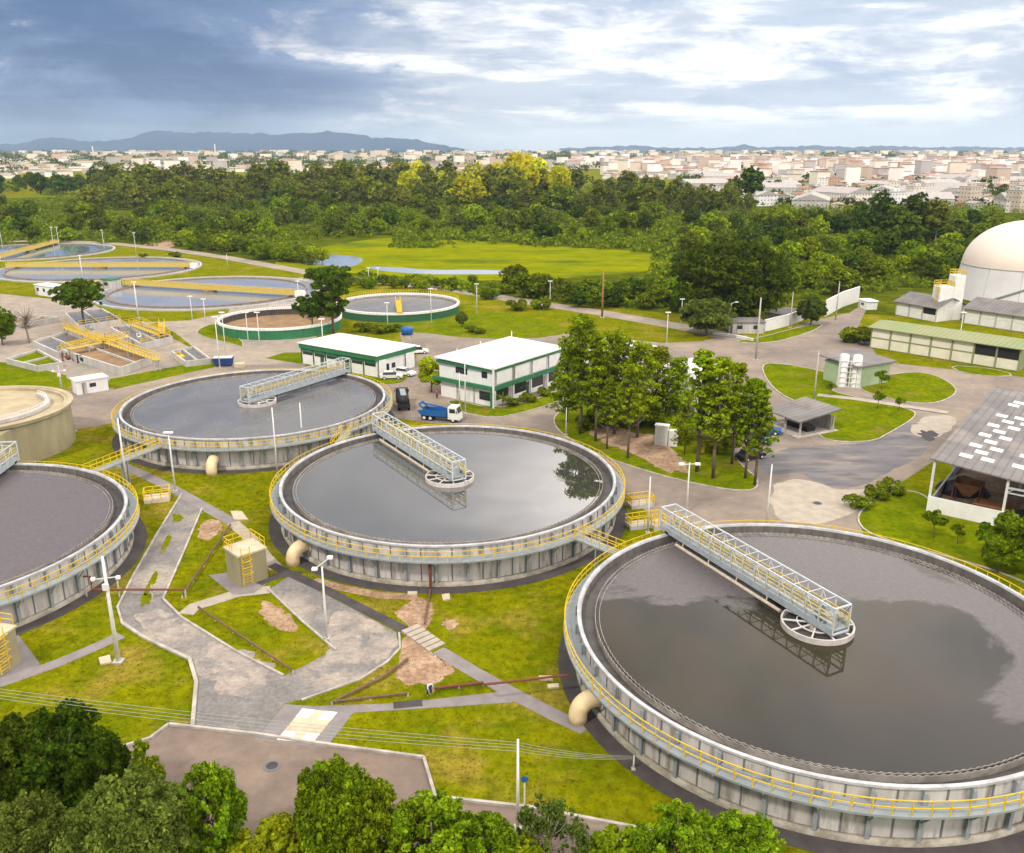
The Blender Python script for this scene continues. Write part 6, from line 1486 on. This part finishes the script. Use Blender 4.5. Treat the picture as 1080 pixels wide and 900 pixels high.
def mixc(f, a, b2):
    m = _n(nt,'ShaderNodeMix', data_type='RGBA'); nt.links.new(f, m.inputs['Factor'])
    for k, v in (('A',a),('B',b2)):
        if isinstance(v, tuple): m.inputs[k].default_value = (*v,1)
        else: nt.links.new(v, m.inputs[k])
    return m.outputs['Result']
nb = noise((1.3,1.3,6), (5.1,2.2,.4), 5)                       # where the leaden bank ends
nc = noise((4.6,4.6,13), (27.3,.9,2.3), 12, .62, .3)            # cumulus
ns = noise((2.0,2.0,30), (7.7,4.1,1.3), 9, .60, .4)             # long streaks
n4 = noise((2.6,2.6,22), (4.4,6.1,.3), 10, .60, .2)            # shaded undersides
nf = noise((9,9,40), (1.2,8.1,3.0), 9, .62, .3)                 # fine relief
west = rng_(math_('ADD', math_('SUBTRACT', sx.outputs[0], math_('MULTIPLY', math_('MINIMUM', sx.outputs[2], .15), 1.3)), math_('MULTIPLY', math_('SUBTRACT', nb, .5), .8)), -.36, .05, 1.0, 0.0)
low = rng_(sx.outputs[2], .010, .050, 1.0, 0.0)
base = mixc(west, (.38,.47,.65), (.066,.125,.275))               # open air / leaden cloud
streak = rng_(math_('ADD', math_('MULTIPLY', ns, .35), math_('MULTIPLY', nc, .65)), .42, .58)
base = mixc(streak, base, mixc(west, (.60,.65,.74), (.17,.25,.43)))
edge = math_('ADD', math_('SUBTRACT', nc, math_('MULTIPLY', west, .10)), math_('MULTIPLY', rng_(sx.outputs[0], -.20, .12), .115))
cum = rng_(edge, .455, .555)
shade = rng_(math_('ADD', math_('MULTIPLY', nf, .6), math_('MULTIPLY', nc, .5)), .46, .66)
cumc = mixc(shade, mixc(west, (.50,.555,.66), (.33,.39,.52)), mixc(west, (1.12,1.10,1.08), (.70,.68,.70)))
cloud = mixc(math_('MULTIPLY', cum, rng_(sx.outputs[2], .004, .03, .25, 1.0)), base, cumc)
grey = rng_(n4, .47, .58); cloud = mixc(math_('MULTIPLY', grey, math_('SUBTRACT', .80, math_('MULTIPLY', west, .3))), cloud, mixc(west, (.42,.50,.64), (.10,.16,.31)))
cloud = mixc(math_('MULTIPLY', low, math_('SUBTRACT', .85, math_('MULTIPLY', west, .75))), cloud, (.72,.77,.85))
veil = noise((2.4,2.4,3.2), (3.3,1.7,.6), 7, .55)
high = mixc(rng_(veil, .40, .58), mixc(west, (1.70,1.60,1.53), (.36,.37,.40)), mixc(west, (2.75,2.50,2.32), (.62,.60,.59)))
cloud = mixc(rng_(sx.outputs[2], .16, .34), cloud, high)           # overhead: a bright broken veil
cov = math_('ADD', .93, 0.0)
cb = _n(nt,'ShaderNodeBackground'); nt.links.new(cloud, cb.inputs[0]); cb.inputs['Strength'].default_value = 1.0
mx = _n(nt,'ShaderNodeMixShader'); nt.links.new(cov, mx.inputs[0]); nt.links.new(bg.outputs[0], mx.inputs[1]); nt.links.new(cb.outputs[0], mx.inputs[2]); nt.links.new(mx.outputs[0], out.inputs[0])
ld = bpy.data.lights.new('sun','SUN'); ld.energy = 2.0; ld.angle = math.radians(7); ld.color = (1,.91,.78); so = bpy.data.objects.new('sun', ld); C.objects.link(so); so.rotation_euler = SUN.to_track_quat('Z','Y').to_euler(); so.location = SUN*300
cd = bpy.data.cameras.new('camera'); cam = bpy.data.objects.new('camera', cd); C.objects.link(cam); cam.location = (0,0,CH); cam.rotation_euler = (PI/2-PITCH,0,0)
cd.sensor_fit = 'HORIZONTAL'; cd.angle_x = 2*math.atan(540/F); cd.clip_end = 60000; cd.clip_start = .5; sc.camera = cam
vs = sc.view_settings; vs.view_transform = 'Standard'; vs.look = 'None'; vs.exposure = 0.40; vs.gamma = 1; vs.use_curve_mapping = False
sc.cycles.use_denoising = True; sc.cycles.max_bounces = 6; sc.cycles.diffuse_bounces = 3; sc.cycles.glossy_bounces = 3; sc.cycles.transmission_bounces = 2; sc.cycles.transparent_max_bounces = 4; sc.cycles.volume_bounces = 1
